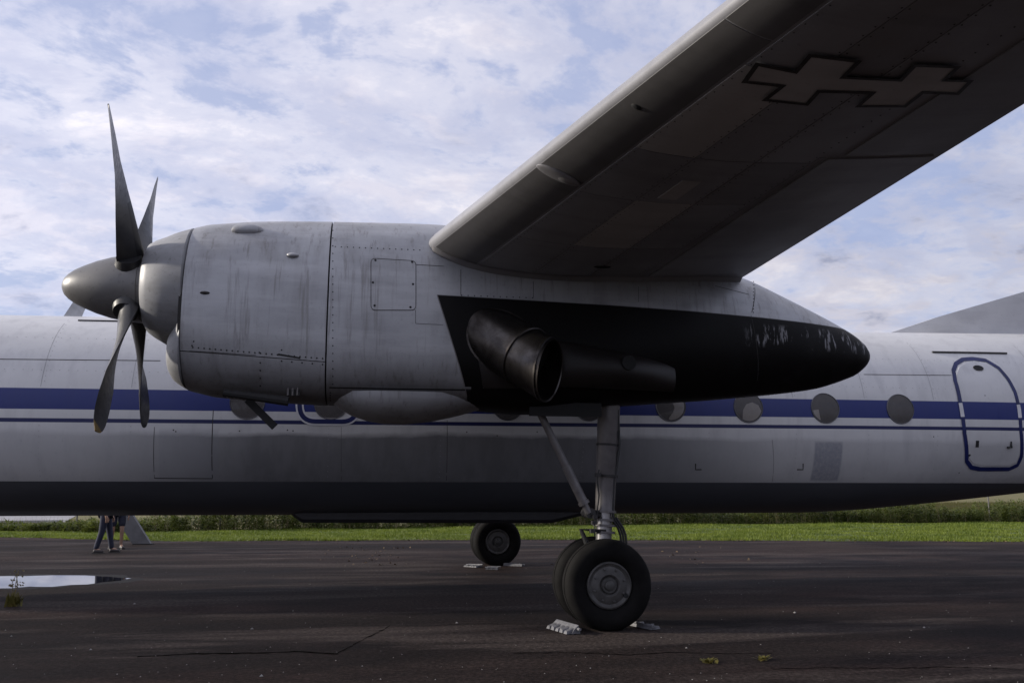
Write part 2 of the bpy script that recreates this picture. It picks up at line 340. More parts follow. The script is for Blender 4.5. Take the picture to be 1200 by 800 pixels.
def exhaust_material():
    M = Mat('scorched_steel', (0.2, 0.18, 0.16), 0.35, 0.9); a = M.noise(3.5, 6, 0.65, (1, 1, 1), 0.5); f = M.noise(20, 5, 0.7)
    b = M.mix(M.ramp(a, [(0.35, 0.0), (0.65, 1.0)]), (0.085, 0.078, 0.075), (0.028, 0.024, 0.022)); b = M.mix(M.ramp(f, [(0.55, 0.0), (0.7, 0.7)]), b, (0.05, 0.04, 0.035))
    M.color(b); M.rough(M.ramp(a, [(0.3, 0.27), (0.7, 0.5)])); M.bump(f, 0.15, 0.01); return M.m
def ring_material():
    M = Mat('intake_ring_paint', (0.2, 0.2, 0.2), 0.5, 0.1); a = M.noise(2.0, 5, 0.6, (0.6, 1, 1)); f = M.noise(24, 4, 0.65); st = M.noise(5, 4, .6, (.3, 1, 1))
    b = M.mix(M.ramp(a, [(.35, 0.0), (.65, 1.0)]), (0.20, 0.203, 0.212), (0.30, 0.304, 0.318)); b = M.mix(M.ramp(st, [(.5, 0.0), (.7, .5)]), b, (.13, .125, .12))
    M.color(M.mix(M.ramp(f, [(0.58, 0.0), (0.74, 0.6)]), b, (0.07, 0.065, 0.06))); M.rough(M.ramp(a, [(0.3, 0.42), (0.7, 0.6)])); return M.m
m_ring = ring_material()
m_exh = exhaust_material(); m_soot = plain('soot_black', (0.008, 0.008, 0.008), 0.75); m_rust = plain('sooted_brown', (0.011, 0.008, 0.0075), 0.5, var=0.45, scale=4, bump=0.2)
m_strut = plain('strut_grey', (0.15, 0.14, 0.14), 0.4, 0.2, 0.2, 8); m_chrome = plain('polished_piston', (0.35, 0.34, 0.34), 0.3, 0.7, 0.1)
m_black = plain('black_rubber_hose', (0.012, 0.012, 0.013), 0.5); m_tyre = plain('tyre_rubber', (0.006, 0.0055, 0.0055), 0.8, 0, 0.5, 7, 0.15, 0.15)
m_rim = plain('rim_grey', (0.07, 0.067, 0.065), 0.5, 0.2, 0.3, 14); m_hub = plain('hub_grey', (0.07, 0.068, 0.066), 0.5, 0.3)
m_chock = plain('chipped_pale_paint', (0.13, 0.13, 0.142), 0.6, 0, 0.35, 18, 0.3)
def glass_material():
    M = Mat('window_acrylic', (0.14, 0.135, 0.14), 0.10); tr = M.N.new('ShaderNodeBsdfTransparent'); tr.inputs[0].default_value = (0.8, 0.78, 0.76, 1)
    mx = M.N.new('ShaderNodeMixShader'); mx.inputs[0].default_value = 0.6; M.L.new(M.b.outputs[0], mx.inputs[1]); M.L.new(tr.outputs[0], mx.inputs[2]); M.L.new(mx.outputs[0], M.N['Material Output'].inputs[0])
    return M.m
m_glass = glass_material(); m_cabin = plain('cabin_lining', (0.13, 0.125, 0.125), 0.8); m_curtain = plain('cream_curtain', (0.75, 0.73, 0.70), 0.9, var=0.1)
m_frame = plain('window_frame_metal', (0.10, 0.10, 0.11), 0.4, 0.4)
m_asph = asphalt_material(); m_crack = plain('crack_dirt', (0.004, 0.0035, 0.0035), 0.95, 0, 0.3, 6, 0, 0.0)
m_grass = leaf_material('lawn_grass', (0.07, 0.11, 0.008), (0.18, 0.225, 0.022), 0.7, 0.35)
m_weed = leaf_material('tall_weed_leaves', (0.045, 0.065, 0.014), (0.15, 0.18, 0.035), 0.9, 0.4); m_dry = leaf_material('dry_stalks', (0.16, 0.12, 0.05), (0.28, 0.24, 0.12), 2, 0.2)

# ------------------------------------------------------------------ ground
_e = [PG(x, y)[:2] for x, y in ((-250, 626), (0, 628.5), (130, 631.5), (200, 633.5), (600, 631.5), (1200, 634), (1500, 634.5))]
EX = np.array([p[0] for p in _e]); EY = np.array([p[1] for p in _e])
def edge_y(x): return np.interp(x, EX, EY)
def ground():
    M = Mat('field_grass', (0.1, 0.1, 0.03), 0.9); a = M.noise(0.05, 5, 0.6, (0.4, 1, 1)); b = M.noise(1.2, 5, 0.65)
    M.color(M.mix(M.ramp(b, [(0.35, 0.0), (0.7, 0.8)]), M.mix(M.ramp(a, [(0.4, 0.0), (0.6, 1.0)]), (0.17, 0.135, 0.030), (0.105, 0.11, 0.024)), (0.075, 0.065, 0.02)))
    M.bump(b, 0.6, 0.1)
    n = 60; V = []; Fs = []
    xs = np.sign(np.linspace(-1, 1, n))*np.abs(np.linspace(-1, 1, n))**3*2500
    for a_ in xs:
        for b_ in xs: V.append((a_, b_, -0.012))
    for i in range(n-1):
        for j in range(n-1): Fs.append((i*n+j, (i+1)*n+j, (i+1)*n+j+1, i*n+j+1))
    tag(mesh('field', V, Fs, M.m, fix=False), 'rough yellowish grass field reaching far behind the airplane', kind='structure')
    # apron with a ragged far edge where the grass grows over it
    xs = np.arange(-60, 70, 0.12); edge = [float(edge_y(x)) + 0.09*sin(x*1.3) + 0.10*sin(x*3.1+1) + random.uniform(-0.08, 0.08) for x in xs]
    V = []; Fs = []; ys = [-60, -20, -13, -6, 0, 4]
    for x, e in zip(xs, edge):
        for yv in ys: V.append((x, yv, 0))
        V.append((x, e-0.4, 0)); V.append((x, e, -0.004)); V.append((x, e+0.03, -0.03))
    m = len(ys)+3
    for i in range(len(xs)-1):
        for j in range(m-1): Fs.append((i*m+j, (i+1)*m+j, (i+1)*m+j+1, i*m+j+1))
    tag(mesh('apron', V, Fs, m_asph, fix=False), 'dark worn asphalt apron under the airplane', kind='structure')
    # pale road far left beyond the weeds
    rm = plain('road_concrete', (0.27, 0.265, 0.275), 0.7, 0, 0.15, 0.4)
    a = PG(-260, 615); b = PG(75, 611.5); c = PG(90, 603.5); d = PG(-260, 602.5)
    mb = MB(); mb.add([(p[0], p[1], 0.0) for p in (a, b, c, d)], [(0, 1, 2, 3)])
    tag(mb.build('road', rm), 'pale concrete road beyond the weeds at far left', kind='structure')
    kb = MB(); kb.box(((a[0]+b[0])/2, (a[1]+b[1])/2-0.15, 0.05), (np.linalg.norm(b-a), 0.2, 0.12), rz=math.atan2(b[1]-a[1], b[0]-a[0]))
    tag(kb.build('road_kerb', plain('kerb_stone', (0.36, 0.36, 0.37), 0.7), None), 'low pale kerb along the far road', kind='structure')
    # puddle
    wm = Mat('puddle_water', (0.012, 0.012, 0.014), 0.02, 0, 0.6); wm.b.inputs['IOR'].default_value = 1.33
    wm.bump(wm.noise(3, 2), 0.006, 0.01)
    out = [(-330, 679), (-200, 675), (-60, 674.5), (20, 675), (60, 674), (100, 674), (128, 675.5), (153, 677.5), (141, 680), (120, 682), (104, 684.5), (85, 685), (60, 687.5), (34, 687), (15, 689), (-40, 690), (-200, 690), (-300, 686)]
    P = [PG(x, y) for x, y in out]; c = sum(P)/len(P)
    V = [(c[0], c[1], 0.004)]; Fs = []
    P = [np.array(p) for p in densify([(p[0], p[1]) for p in P], 0.12, True)]
    for p in P: V.append((p[0]+random.uniform(-.02, .02), p[1]+random.uniform(-.02, .02), 0.004))
    for i in range(len(P)): Fs.append((0, 1+i, 1+(i+1) % len(P)))
    dm = Mat('damp_asphalt', (0.008, 0.0065, 0.0065), 0.75, 0, 0.12); Vd = [(c[0], c[1], 0.0018)]
    for i, p in enumerate(P): q = p-np.array(c[:2]); k = 1+(.16+.10*sin(i*.7)+.06*random.random())/max(.3, np.linalg.norm(q))*1.3; Vd.append((c[0]+q[0]*k, c[1]+q[1]*k, 0.0018))
    tag(mesh('damp_margin', Vd, Fs, dm.m, fix=False), 'dark damp asphalt round the puddle', kind='structure')
    tag(mesh('puddle', V, Fs, wm.m, fix=False), 'shallow puddle mirroring the pale sky on the asphalt', kind='structure')
    # cracks
    for pts, wd in ([[(160, 769), (205, 767), (250, 765), (300, 765), (345, 763), (395, 766), (404, 761), (420, 752), (436, 744), (458, 733)], 0.026],
                    [[(600, 765), (650, 764), (700, 765), (740, 767), (790, 764), (850, 766), (905, 765)], 0.012], [[(905, 784), (960, 782), (1030, 783), (1110, 781), (1200, 784)], 0.010]):
        g = [PG(x, y)[:2] for x, y in pts]; g = densify(g, 0.06); V = []; Fs = []
        for i, p in enumerate(g):
            q = p + np.array([random.uniform(-.012, .012), random.uniform(-.02, .02)]); h = wd*random.uniform(0.3, 1.0)
            V += [(q[0], q[1]-h, 0.003), (q[0], q[1]+h, 0.003)]
            if i: Fs.append((2*i-2, 2*i, 2*i+1, 2*i-1))
        tag(mesh('asphalt_crack', V, Fs, m_crack, fix=False), 'long jagged dark crack in the asphalt', kind='structure')
ground()

# ------------------------------------------------------------------ AIRPLANE
plane = tag(empty('airplane'), 'white twin propeller airplane with blue side stripes parked on asphalt', 'airplane')
def tab(t): xs = [a for a, _ in t]; vs_ = [b for _, b in t]; return lambda x: float(np.interp(x, xs, vs_))
F_top = tab([(-10.6, 2.2), (-10.2, 2.7), (-9.2, 3.1), (-8.2, 3.62), (-7.2, 3.82), (-5.3, 3.885), (0, 3.95), (8, 4.035), (11.3, 4.11), (14, 4.1), (18, 3.85)])
F_bot = tab([(-10.6, 2.0), (-10.2, 1.65), (-9.2, 1.3), (-8.0, 1.1), (-6.5, 1.07), (6.0, 1.07), (7.0, 1.075), (7.8, 1.115), (9.33, 1.24), (10.94, 1.395), (14, 2.0), (18, 3.3)])
F_wid = tab([(-10.6, 0.1), (-10.2, 0.55), (-9.2, 1.0), (-8, 1.3), (-6.8, 1.43), (7, 1.43), (9.5, 1.38), (11, 1.28), (14, 0.85), (18, 0.25)])
def fus_y(x, z):
    c = (F_top(x)+F_bot(x))/2; h = (F_top(x)-F_bot(x))/2; e = 2.0 if z > c else 2.45; s = max(0.0, 1-abs((z-c)/h)**e); return -F_wid(x)*s**(1/e)
def smooth_xs(a, b, n): return list(np.linspace(a, b, n))
def build_fuselage():
    secs = []; n = 72
    for x in [-10.6, -10.5, -10.35] + smooth_xs(-10.2, 18, 95):
        c = (F_top(x)+F_bot(x))/2; h = (F_top(x)-F_bot(x))/2
        L_ = []
        for k in range(n):
            sa, ca = sin(2*pi*k/n), cos(2*pi*k/n); e = 2.0 if ca > 0 else 2.45; q = (abs(sa)**e+abs(ca)**e)**(-1/e); L_.append((x, -F_wid(x)*sa*q, c+h*ca*q))
        secs.append(L_)
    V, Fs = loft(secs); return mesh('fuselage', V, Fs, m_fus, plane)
fus = build_fuselage()
def fhit(x, y): p = hit(x, y, fus_y, -1.3); return (p[0], p[2])
# portholes
def porthole(px, py, r, curtain):
    c = fhit(px, py); cx, cz = c; y = fus_y(cx, cz)
    def onto(rr, off, n=36, z0=0): return [(cx+rr*cos(2*pi*k/n), fus_y(cx+rr*cos(2*pi*k/n), cz+rr*sin(2*pi*k/n))-off, cz+rr*sin(2*pi*k/n)) for k in range(n)]
    secs = [onto(r+.012, -0.01), onto(r+.012, .005), onto(r+.006, .012), onto(r, .010), onto(r, -0.01)]
    V, Fs = loft(secs, False, False); fr = mesh('window', V, Fs, m_frame, plane)
    ring = [onto(r*f_, .0065+.010*(1-f_*f_)) for f_ in (1, .85, .7, .55, .4, .25, .12, .03)]; V, Fs = loft(ring, False, True); mesh('pane', V, Fs, m_glass, fr)
    ring = [onto(r*f_, .0012) for f_ in (1.01, .85, .7, .55, .4, .25, .12, .03)]; V, Fs = loft(ring, False, True)
    mesh('cabin_shade', V, Fs, m_cabin, fr)
    if curtain:
        pts = [(cx+r*a, cz+r*b) for a, b in curtain]; V = [(x, fus_y(x, z)-.0022, z) for x, z in pts]
        cm = np.mean(np.array(pts), 0); S = [[(cm[0]+(x-cm[0])*f_, fus_y(cm[0]+(x-cm[0])*f_, cm[1]+(z-cm[1])*f_)-.0035, cm[1]+(z-cm[1])*f_) for x, z in pts] for f_ in (1, .75, .5, .25, .04)]
        V, Fs = loft(S, False, True); mesh('curtain', V, Fs, m_curtain, fr)
arc = lambda a0, a1, rr=0.93, n=10: [(rr*cos(radians(a0+(a1-a0)*i/n)), rr*sin(radians(a0+(a1-a0)*i/n))) for i in range(n+1)]
porthole(290, 471, .215, None); porthole(388, 472, .215, None); porthole(486, 473, .215, None); porthole(595, 473.5, .215, None)
porthole(690, 474.5, .215, None); porthole(786, 475.5, .215, [(-.1, .9)] + arc(-100, 20) + [(.5, .5)])
porthole(877, 477, .215, arc(-120, -15) + [(.72, .15), (.3, .35), (-.15, .2), (-.4, -.2)]); porthole(967, 478, .215, arc(190, 245) + [(-.5, -.1)]); porthole(1055, 479, .215, None)
# door with rounded outline
def rrect_px(pts, r=0.16, step=0.05):
    """smooth closed outline through pixel corners on the fuselage side"""
    P = [np.array(fhit(x, y)) for x, y in pts]; out = []; n = len(P)
    for i in range(n):
        a, b, c = P[i-1], P[i], P[(i+1) % n]; r1 = min(r[i] if isinstance(r, list) else r, np.linalg.norm(a-b)*.48, np.linalg.norm(c-b)*.48)
        p = b+(a-b)/np.linalg.norm(a-b)*r1; q = b+(c-b)/np.linalg.norm(c-b)*r1
        for t in np.linspace(0, 1, 9): out.append((1-t)**2*p + 2*t*(1-t)*b + t*t*q)
    return densify(out, step, True)
door_corners = [(1117, 419), (1176, 419), (1200, 548), (1129, 550)]
dl = densify([np.array(fhit(x, y)) for x, y in ((1117, 434), (1120, 426), (1128, 421), (1140, 420), (1155, 422), (1170, 431), (1181, 444), (1189, 459), (1194, 480), (1196, 505), (1196.5, 535), (1192, 545), (1182, 549.5), (1148, 549.5), (1138, 547.5), (1132.5, 540), (1130, 508), (1125, 472), (1119, 446))], .04, True)
def fill_plate(name, outl, surf, mat, parent, off=0.005):
    c = sum(outl)/len(outl); rings = []
    for f in (1.0, .75, .5, .25): rings.append([(c[0]+(p[0]-c[0])*f, 0, c[1]+(p[1]-c[1])*f) for p in outl])
    S = [[(x, surf(x, z)+0.01, z) for x, _, z in rings[0]]] + [[(x, surf(x, z)-off, z) for x, _, z in rg] for rg in rings]
    V, Fs = loft(S, False, True); return mesh(name, V, Fs, mat, parent)
cdl = sum(dl)/len(dl)
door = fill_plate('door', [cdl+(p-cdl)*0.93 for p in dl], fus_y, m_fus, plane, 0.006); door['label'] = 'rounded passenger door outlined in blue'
def outline(name, outl, wid, parent, closed=True, cross=True):
    # blue band that turns white where it crosses the blue stripes, as painted
    def inside(p): zz = p[1]-p[0]*.0038; return 2.452 < zz < 2.722 or 2.287 < zz < 2.338
    strip(name, outl, wid, fus_y, m_blue, parent, 0.0075, closed)
    run = []
    for p in (list(outl)+[None]) if cross else []:
        if p is not None and inside(p): run.append(p)
        else:
            if len(run) > 1: strip('outline_crossing', run, wid+.004, fus_y, m_white, parent, 0.009)
            run = []
outline('door_outline', densify(dl, .03, True), 0.062, door)
sm = fhit(1146, 431)
mb = MB(); 
V, Fs = loft([[(sm[0]+a*cos(2*pi*k/20), fus_y(sm[0]+a*cos(2*pi*k/20), sm[1]+b*sin(2*pi*k/20))-o, sm[1]+b*sin(2*pi*k/20)) for k in range(20)] for a, b, o in ((.085, .045, .004), (.085, .045, .016), (.065, .03, .012))], False, True)
mesh('door_window', V, Fs, m_gap, door)
for px, py, wd, ht in ((1145, 520, .055, .10), ):
    p = fhit(px, py); patch('door_handle_recess', [(p[0]-wd/2, p[1]-ht/2), (p[0]+wd/2, p[1]-ht/2), (p[0]+wd/2, p[1]+ht/2), (p[0]-wd/2, p[1]+ht/2)], fus_y, m_gap, door, .009, (2, 2))
p = fhit(1182, 524); hb = MB(); hb.box((p[0], fus_y(*p)-.02, p[1]), (.07, .03, .025)); hb.box((p[0]+.03, fus_y(*p)-.02, p[1]+.04), (.02, .03, .1)); hb.build('door_handle', m_black, door)
p = fhit(1136, 533); hb = MB(); hb.lathe([(-.02, .01), (-.006, .018), (.01, .018)], (p[0], fus_y(*p), p[1]), 'Y', 12); hb.build('door_lock', m_seam, door)
# emergency exit outline round a forward porthole
ex = rrect_px([(350, 440), (418, 441), (418, 494), (352, 493.5)], [.14, .14, .2, .2])
strip('exit_outline_edge', densify(ex, .03, True), .105, fus_y, m_white, plane, .006, True); outline('exit_outline', densify(ex, .03, True), 0.06, plane, True, False)

# panel joints, hatch, rails on the flank
def fseam(pts, wid=.010, name='skin_joint', mat=None, off=.003): return strip(name, densify([fhit(x, y) for x, y in pts], .15), wid, fus_y, mat or m_seam, plane, off)
fseam([(-60, 420), (188, 422.5)]); fseam([(1012, 438.5), (1115, 439.5)], .008); fseam([(250, 480), (249, 560)]); fseam([(181, 560), (249, 560.5)]); fseam([(181, 500), (181, 560)], .006)
fseam([(524, 492), (523, 563)], .006); fseam([(905, 515), (905, 564)], .004); fseam([(400, 500), (400, 563)], .004)
for q in ([(815, 543), (815, 550), (822, 550)], [(941, 543), (941, 550), (934, 550)]): fseam(q, .018, 'jacking_mark', m_seam)
for xx in (-4.2, -3.1, -.6, .9, 2.9, 4.75, 6.1, 7.25, 8.4, 10.3): strip('frame_joint', densify([(xx, 3.75), (xx, 2.745+xx*.0038)], .1), .005, fus_y, m_joint, plane, .0025)
def rail(pts, r=.014):
    P = [fhit(x, y) for x, y in pts]; mb = MB(); mb.tube([(x, fus_y(x, z)-.012, z) for x, z in densify(P, .2)], r, 8); return mb.build('rain_gutter', m_seam, plane)
rail([(92, 375.5), (170, 377)], .012); rail([(1092, 412.5), (1179, 414)], .016)
dp = []
for i in range(16): dp.append((random.uniform(-4.8, 11), random.choice([2.2, 2.18, 3.3, 2.85, 2.1, 1.7])+random.uniform(-.02, .02)))
dots('flank_fastener', dp, .010, fus_y, m_seam, plane)
rv = []
for zz in (3.42, 2.95): rv += [(x, zz) for x in np.arange(-5, 11.2, .11)]
for xx in (-4.2, -3.1, -.6, .9, 2.9, 4.75, 6.1, 7.25, 8.4, 10.3): rv += [(xx+.035, z_) for z_ in np.arange(2.8, 3.72, .07)]+[(xx+.03, z_) for z_ in np.arange(1.6, 2.25, .07)]
dots('flank_rivet', rv, .006, fus_y, plain('rivet_grey', (0.33, .33, .34), .5), plane, .0015)
# belly fairing between the main wheels
a0, a1, a2, a3 = PY(333, 597, -.7), PY(352, 613, -.7), PY(652, 613.5, -.7), PY(690, 600, -.7)
secs = []
for x, zb, wd in ((a0[0], 1.14, .38), (a0[0]+.1, 1.05, .40), (a1[0], a1[2], .44), (a2[0]-1.2, a1[2]-.02, .46), (a2[0], a2[2], .44), (a3[0], 1.05, .40), (a3[0]+.25, 1.12, .36)):
    secs.append([(x, -wd, 1.15), (x, -wd, zb+.05), (x, -wd+.05, zb), (x, wd-.05, zb), (x, wd, zb+.05), (x, wd, 1.15)])
V, Fs = loft(secs); mesh('belly_fairing', V, Fs, plain('belly_fairing_paint', (0.022, .021, .023), .6), plane)
# blade antenna and small masts on the roof and belly
def fin_plate(name, pts, th, mat, parent, y=0.0):
    V = [(p[0], y-th/2, p[1]) for p in pts]+[(p[0], y+th/2, p[1]) for p in pts]; n = len(pts)
    return mesh(name, V, [tuple(range(n)), tuple(range(2*n-1, n-1, -1))]+[(i, (i+1) % n, n+(i+1) % n, n+i) for i in range(n)], mat, parent)
q = [PY(x, y, 0) for x, y in ((74, 372), (88, 351), (103, 354), (95, 372))]
fin_plate('blade_antenna', [(p[0], p[2]) for p in q], .03, plain('antenna_grey', (.36, .37, .39), .5), plane)
q = [PY(x, y, -.2) for x, y in ((267, 600), (283, 600), (276, 606))]; fin_plate('belly_antenna', [(p[0], p[2]+.02) for p in q], .03, m_gap, plane, -.2)
# tail fin with its long dorsal fillet, and tailplanes
f0 = PY(1039, 388.5, 0); f1 = PY(1200, 343, 0); sl_ = (f1[2]-f0[2])/(f1[0]-f0[0])
xe = 13.2; ze = f0[2]+sl_*(xe-f0[0]); outl = [(f0[0], f0[2]-.04), (xe, ze), (14.7, 8.1), (16.6, 8.1), (17.2, 3.9), (f0[0], 3.8)]
def lens_fin(name, outl_, th, mat):
    V = []; Fs = []; n = len(outl_)
    c = np.mean(np.array(outl_), 0)
    for sgn in (-1, 1):
        for f, t in ((1.0, .015), (.97, .03), (.80, th/2)):
            V += [(c[0]+(p[0]-c[0])*f, sgn*t, c[1]+(p[1]-c[1])*f) for p in outl_]
    for b in (0, 3*n):
        for r in range(2):
            for i in range(n): Fs.append((b+r*n+i, b+r*n+(i+1) % n, b+(r+1)*n+(i+1) % n, b+(r+1)*n+i))
        Fs.append(tuple(b+2*n+i for i in range(n)))
    for i in range(n): Fs.append((i, (i+1) % n, 3*n+(i+1) % n, 3*n+i))
    return mesh(name, V, Fs, mat, plane)
lens_fin('tail_fin', outl, .26, wing_material('fin_paint', (.62, .62, .63), (.52, .52, .54)))
for s in (-1, 1):
    secs = []
    for y, x0, c in ((0.3, 14.3, 2.4), (4.9, 15.4, 1.2)):
        secs.append([(x0+c*u, s*y, 4.0+.06*y+c*v) for u, v in ((0, 0), (.1, .045), (.35, .06), (1, 0), (.35, -.06), (.1, -.045))])
    V, Fs = loft(secs); mesh('tailplane', V, Fs, m_wing, plane)

# ------------------------------------------------------------------ nacelle
NY = -3.95
N_top = tab([(-1.9, 4.12), (-1.729, 4.172), (-1.292, 4.222), (-.9, 4.245), (-.511, 4.262), (.54, 4.29), (1.5, 4.26), (2.6, 4.15), (3.4, 4.02), (4.2, 3.85), (4.54, 3.70), (5.067, 3.47), (5.30, 3.36), (5.488, 3.262), (5.60, 3.19), (5.68, 3.125), (5.73, 3.065), (5.755, 3.02), (5.765, 2.985)])
zb_pts = [(-1.9, 2.43), (-1.623, 2.365), (-1.196, 2.33), (-.439, 2.30), (0.3, 2.33)]
for px, py in ((560, 481), (620, 487), (690, 479), (760, 474), (830, 470), (900, 464), (960, 457), (1000, 442)): p = PY(px, py, NY); zb_pts.append((p[0], p[2]+.01))
zb_pts += [(5.62, 2.775), (5.70, 2.84), (5.74, 2.89), (5.757, 2.94), (5.765, 2.975)]
N_bot = tab(zb_pts)
_nb, _nt = N_bot, N_top
def _soft(f, x):           # round the polyline of measured heights
    r = min(.30, max(0.0, 5.60-x), max(0.0, x+1.2)); return sum(f(x+r*k/4)*wk for k, wk in zip(range(-4, 5), (1, 2, 3, 4, 5, 4, 3, 2, 1)))/25
def N_bot(x): return _soft(_nb, x)
def N_top(x): return _soft(_nt, x)
N_wid = tab([(-1.9, .625), (-1.5, .64), (-.5, .65), (2.5, .65), (3.4, .60), (4.2, .50), (4.8, .40), (5.3, .29), (5.55, .21), (5.68, .14), (5.74, .08), (5.765, .012)])
N_exp = tab([(-1.9, 2.2), (-1.2, 2.35), (1, 2.45), (3.5, 2.2), (5, 2.0)]); N_exl = tab([(-1.9, 2.4), (-1.2, 2.8), (-.5, 3.4), (1, 4.0), (3.0, 3.0), (4.5, 2.2), (5, 2.0)])
def nac_w(x, z):
    t, b = N_top(x), N_bot(x); c = (t+b)/2; h = (t-b)/2; e = N_exp(x) if z > c else N_exl(x); s = abs((z-c)/h); return N_wid(x)*max(0.0, 1-s**e)**(1/e)
def nac_y(x, z): return NY-nac_w(x, z)
def half_loop(x, lo, hi, inset=0.0, n=40, wf=nac_w, y0=NY):
    """closed section between heights lo..hi of the nacelle at station x"""
    c = (lo+hi)/2; h = (hi-lo)/2; zs = [c-h*cos(pi*k/n) for k in range(n+1)]
    L_ = [(x, y0-max(wf(x, z)-inset, 0.0), z+(inset if k == 0 else -inset if k == n else 0)) for k, z in enumerate(zs)]
    R_ = [(x, y0+max(wf(x, z)-inset, 0.0), z) for k, z in list(enumerate(zs))[n-1:0:-1]]
    return L_+R_
def section(x, inset=0.0, n=44):
    t, b = N_top(x)-inset, N_bot(x)+inset; c = (t+b)/2; h = (t-b)/2; wd = max(N_wid(x)-inset, .004)
    out = []
    for k in range(2*n):
        a = 2*pi*k/(2*n); sa, ca = sin(a), cos(a); e = N_exp(x) if ca > 0 else N_exl(x); q = (abs(sa)**e+abs(ca)**e)**(-1/e); out.append((x, NY-wd*sa*q, c+h*ca*q))
    return out
xs = [-.462] + list(np.linspace(-.45, 4.2, 44)) + list(np.linspace(4.3, 5.6, 22)) + [5.64, 5.68, 5.71, 5.735, 5.75, 5.76, 5.765]
V, Fs = loft([section(-.462, .02)] + [section(x) for x in xs])
nac = mesh('nacelle', V, Fs, m_nac, plane); nac['label'] = 'grey engine nacelle under the near wing with black exhaust side'
# cowling split along a lower joint
def zsplit(x): return float(np.interp(x, [-1.87, -.474], [zs0, zs1]))
p = hit(222, 411, nac_y, -4.5); zs0 = p[2]; p = hit(382, 424, nac_y, -4.5); zs1 = p[2]
def part_section(x, lo, hi, inset=0.0, n=30):
    zs = np.linspace(0, 1, n+1); 
    if lo is None: b = N_bot(x)+inset; zz = [b+(hi-b)*(1-cos(pi/2*u)) for u in zs]
    else: t = N_top(x)-inset; zz = [lo+(t-lo)*sin(pi/2*u) for u in zs]
    L_ = [(x, NY-max(nac_w(x, z)-inset, .002), z) for z in zz]; R_ = [(x, NY+max(nac_w(x, z)-inset, .002), z) for z in zz[::-1]]
    return L_+R_
xs = list(np.linspace(-1.862, -.478, 26))
up = [part_section(-1.862, zsplit(-1.862)+.004, None, .018)]+[part_section(x, zsplit(x)+.004, None) for x in xs]+[part_section(-.478, zsplit(-.478)+.004, None, .018)]
V, Fs = loft(up, True, True); mesh('upper_cowl', V, Fs, m_cowl, nac)
lo = [part_section(-1.862, None, zsplit(-1.862)-.004, .018)]+[part_section(x, None, zsplit(x)-.004) for x in xs]+[part_section(-.478, None, zsplit(-.478)-.004, .018)]
V, Fs = loft(lo, True, True); mesh('lower_cowl', V, Fs, m_cowl, nac)
V, Fs = loft([section(x, .03) for x in np.linspace(-1.9, -.44, 12)]); mesh('cowl_frame', V, Fs, m_gap, nac)
# front ring and its chin intake
def ring_sec(cx, t, b, n=44, wd=None): c = (t+b)/2; h = (t-b)/2; return [(cx, NY-(wd or h)*sin(2*pi*k/(2*n)), c+h*cos(2*pi*k/(2*n))) for k in range(2*n)]
S = [ring_sec(-2.12, 3.77, 3.18), ring_sec(-2.26, 3.855, 3.10), ring_sec(-2.31, 3.89, 3.065), ring_sec(-2.318, 3.915, 3.045), ring_sec(-2.30, 3.95, 3.01), ring_sec(-2.24, 3.985, 2.965), ring_sec(-2.13, 4.03, 2.90)]
c0 = S[-1]
for x in (-2.06, -2.0, -1.94, -1.888): 
    u = (x+2.13)/(.242); a = ring_sec(x, 4.03+.095*u**.8, 2.90-.04*u); S.append(a)
S.append(ring_sec(-1.876, 4.11, 2.87)); S.append(ring_sec(-1.87, 4.09, 2.89))
V, Fs = loft(S, False, True); ring = mesh('intake_ring', V, Fs, m_ring, nac)
V, Fs = loft([ring_sec(-2.16, 3.80, 3.15), ring_sec(-2.0, 3.7, 3.25)], True, True); mesh('intake_duct', V, Fs, m_gap, nac)
chin = []
for x, t, b, wd in ((-2.02, 2.90, 2.60, .30), (-2.10, 2.93, 2.60, .33), (-2.118, 2.95, 2.58, .36), (-2.11, 3.0, 2.56, .39), (-2.06, 3.05, 2.505, .45), (-2.0, 3.1, 2.475, .50), (-1.94, 3.2, 2.45, .545), (-1.888, 3.3, 2.432, .575), (-1.876, 3.29, 2.445, .565), (-1.87, 3.28, 2.46, .55)):
    x = -1.87-(-1.87-x)*.66; e = 2.5; n = 44; c = (t+b)/2; h = (t-b)/2; L_ = []
    for k in range(2*n):
        a = 2*pi*k/(2*n); sa, ca = sin(a), cos(a); q = (abs(sa)**e+abs(ca)**e)**(-1/e); L_.append((x, NY-wd*sa*q, c+h*ca*q))
    chin.append(L_)
V, Fs = loft(chin, False, True); mesh('oil_cooler_intake', V, Fs, m_ring, nac)
V, Fs = loft([[(x+.012, y*1.0, z) for x, y, z in chin[0]], [(x+.04, y, z) for x, y, z in chin[0]]]); mesh('oil_cooler_core', V, Fs, m_gap, nac)
# under-nacelle bulge (oil cooler outlet fairing)
S = []
for px, py, wd in ((388, 470, .20), (398, 478, .34), (412, 486, .43), (430, 492, .48), (450, 495.5, .5), (475, 496, .5), (505, 493, .48), (530, 488, .44), (553, 482, .38), (566, 478, .3)):
    p = PY(px, py, NY-.1); zt = 2.40; c = zt; h = zt-p[2]; n = 22; wd *= 1.05
    S.append([(p[0], NY-wd*cos(pi*k/n), c-h*abs(sin(pi*k/n))**.8) for k in range(n+1)])
V, Fs = loft(S, True, True); mesh('outlet_fairing', V, Fs, m_bulge, nac)
def nhit(x, y): p = hit(x, y, nac_y, -4.5); return (p[0], p[2])
def nseam(pts, wid=.008, name='panel_joint', mat=None, off=.002): return strip(name, densify([nhit(x, y) for x, y in pts], .06), wid, nac_y, mat or m_seam, nac, off)
nseam([(386, 454), (470, 455.5), (552, 457)], .014, 'lower_joint', m_gap); nseam([(386, 452), (552, 454.5)], .02, 'joint_lip', m_white if False else m_cowl, .006)
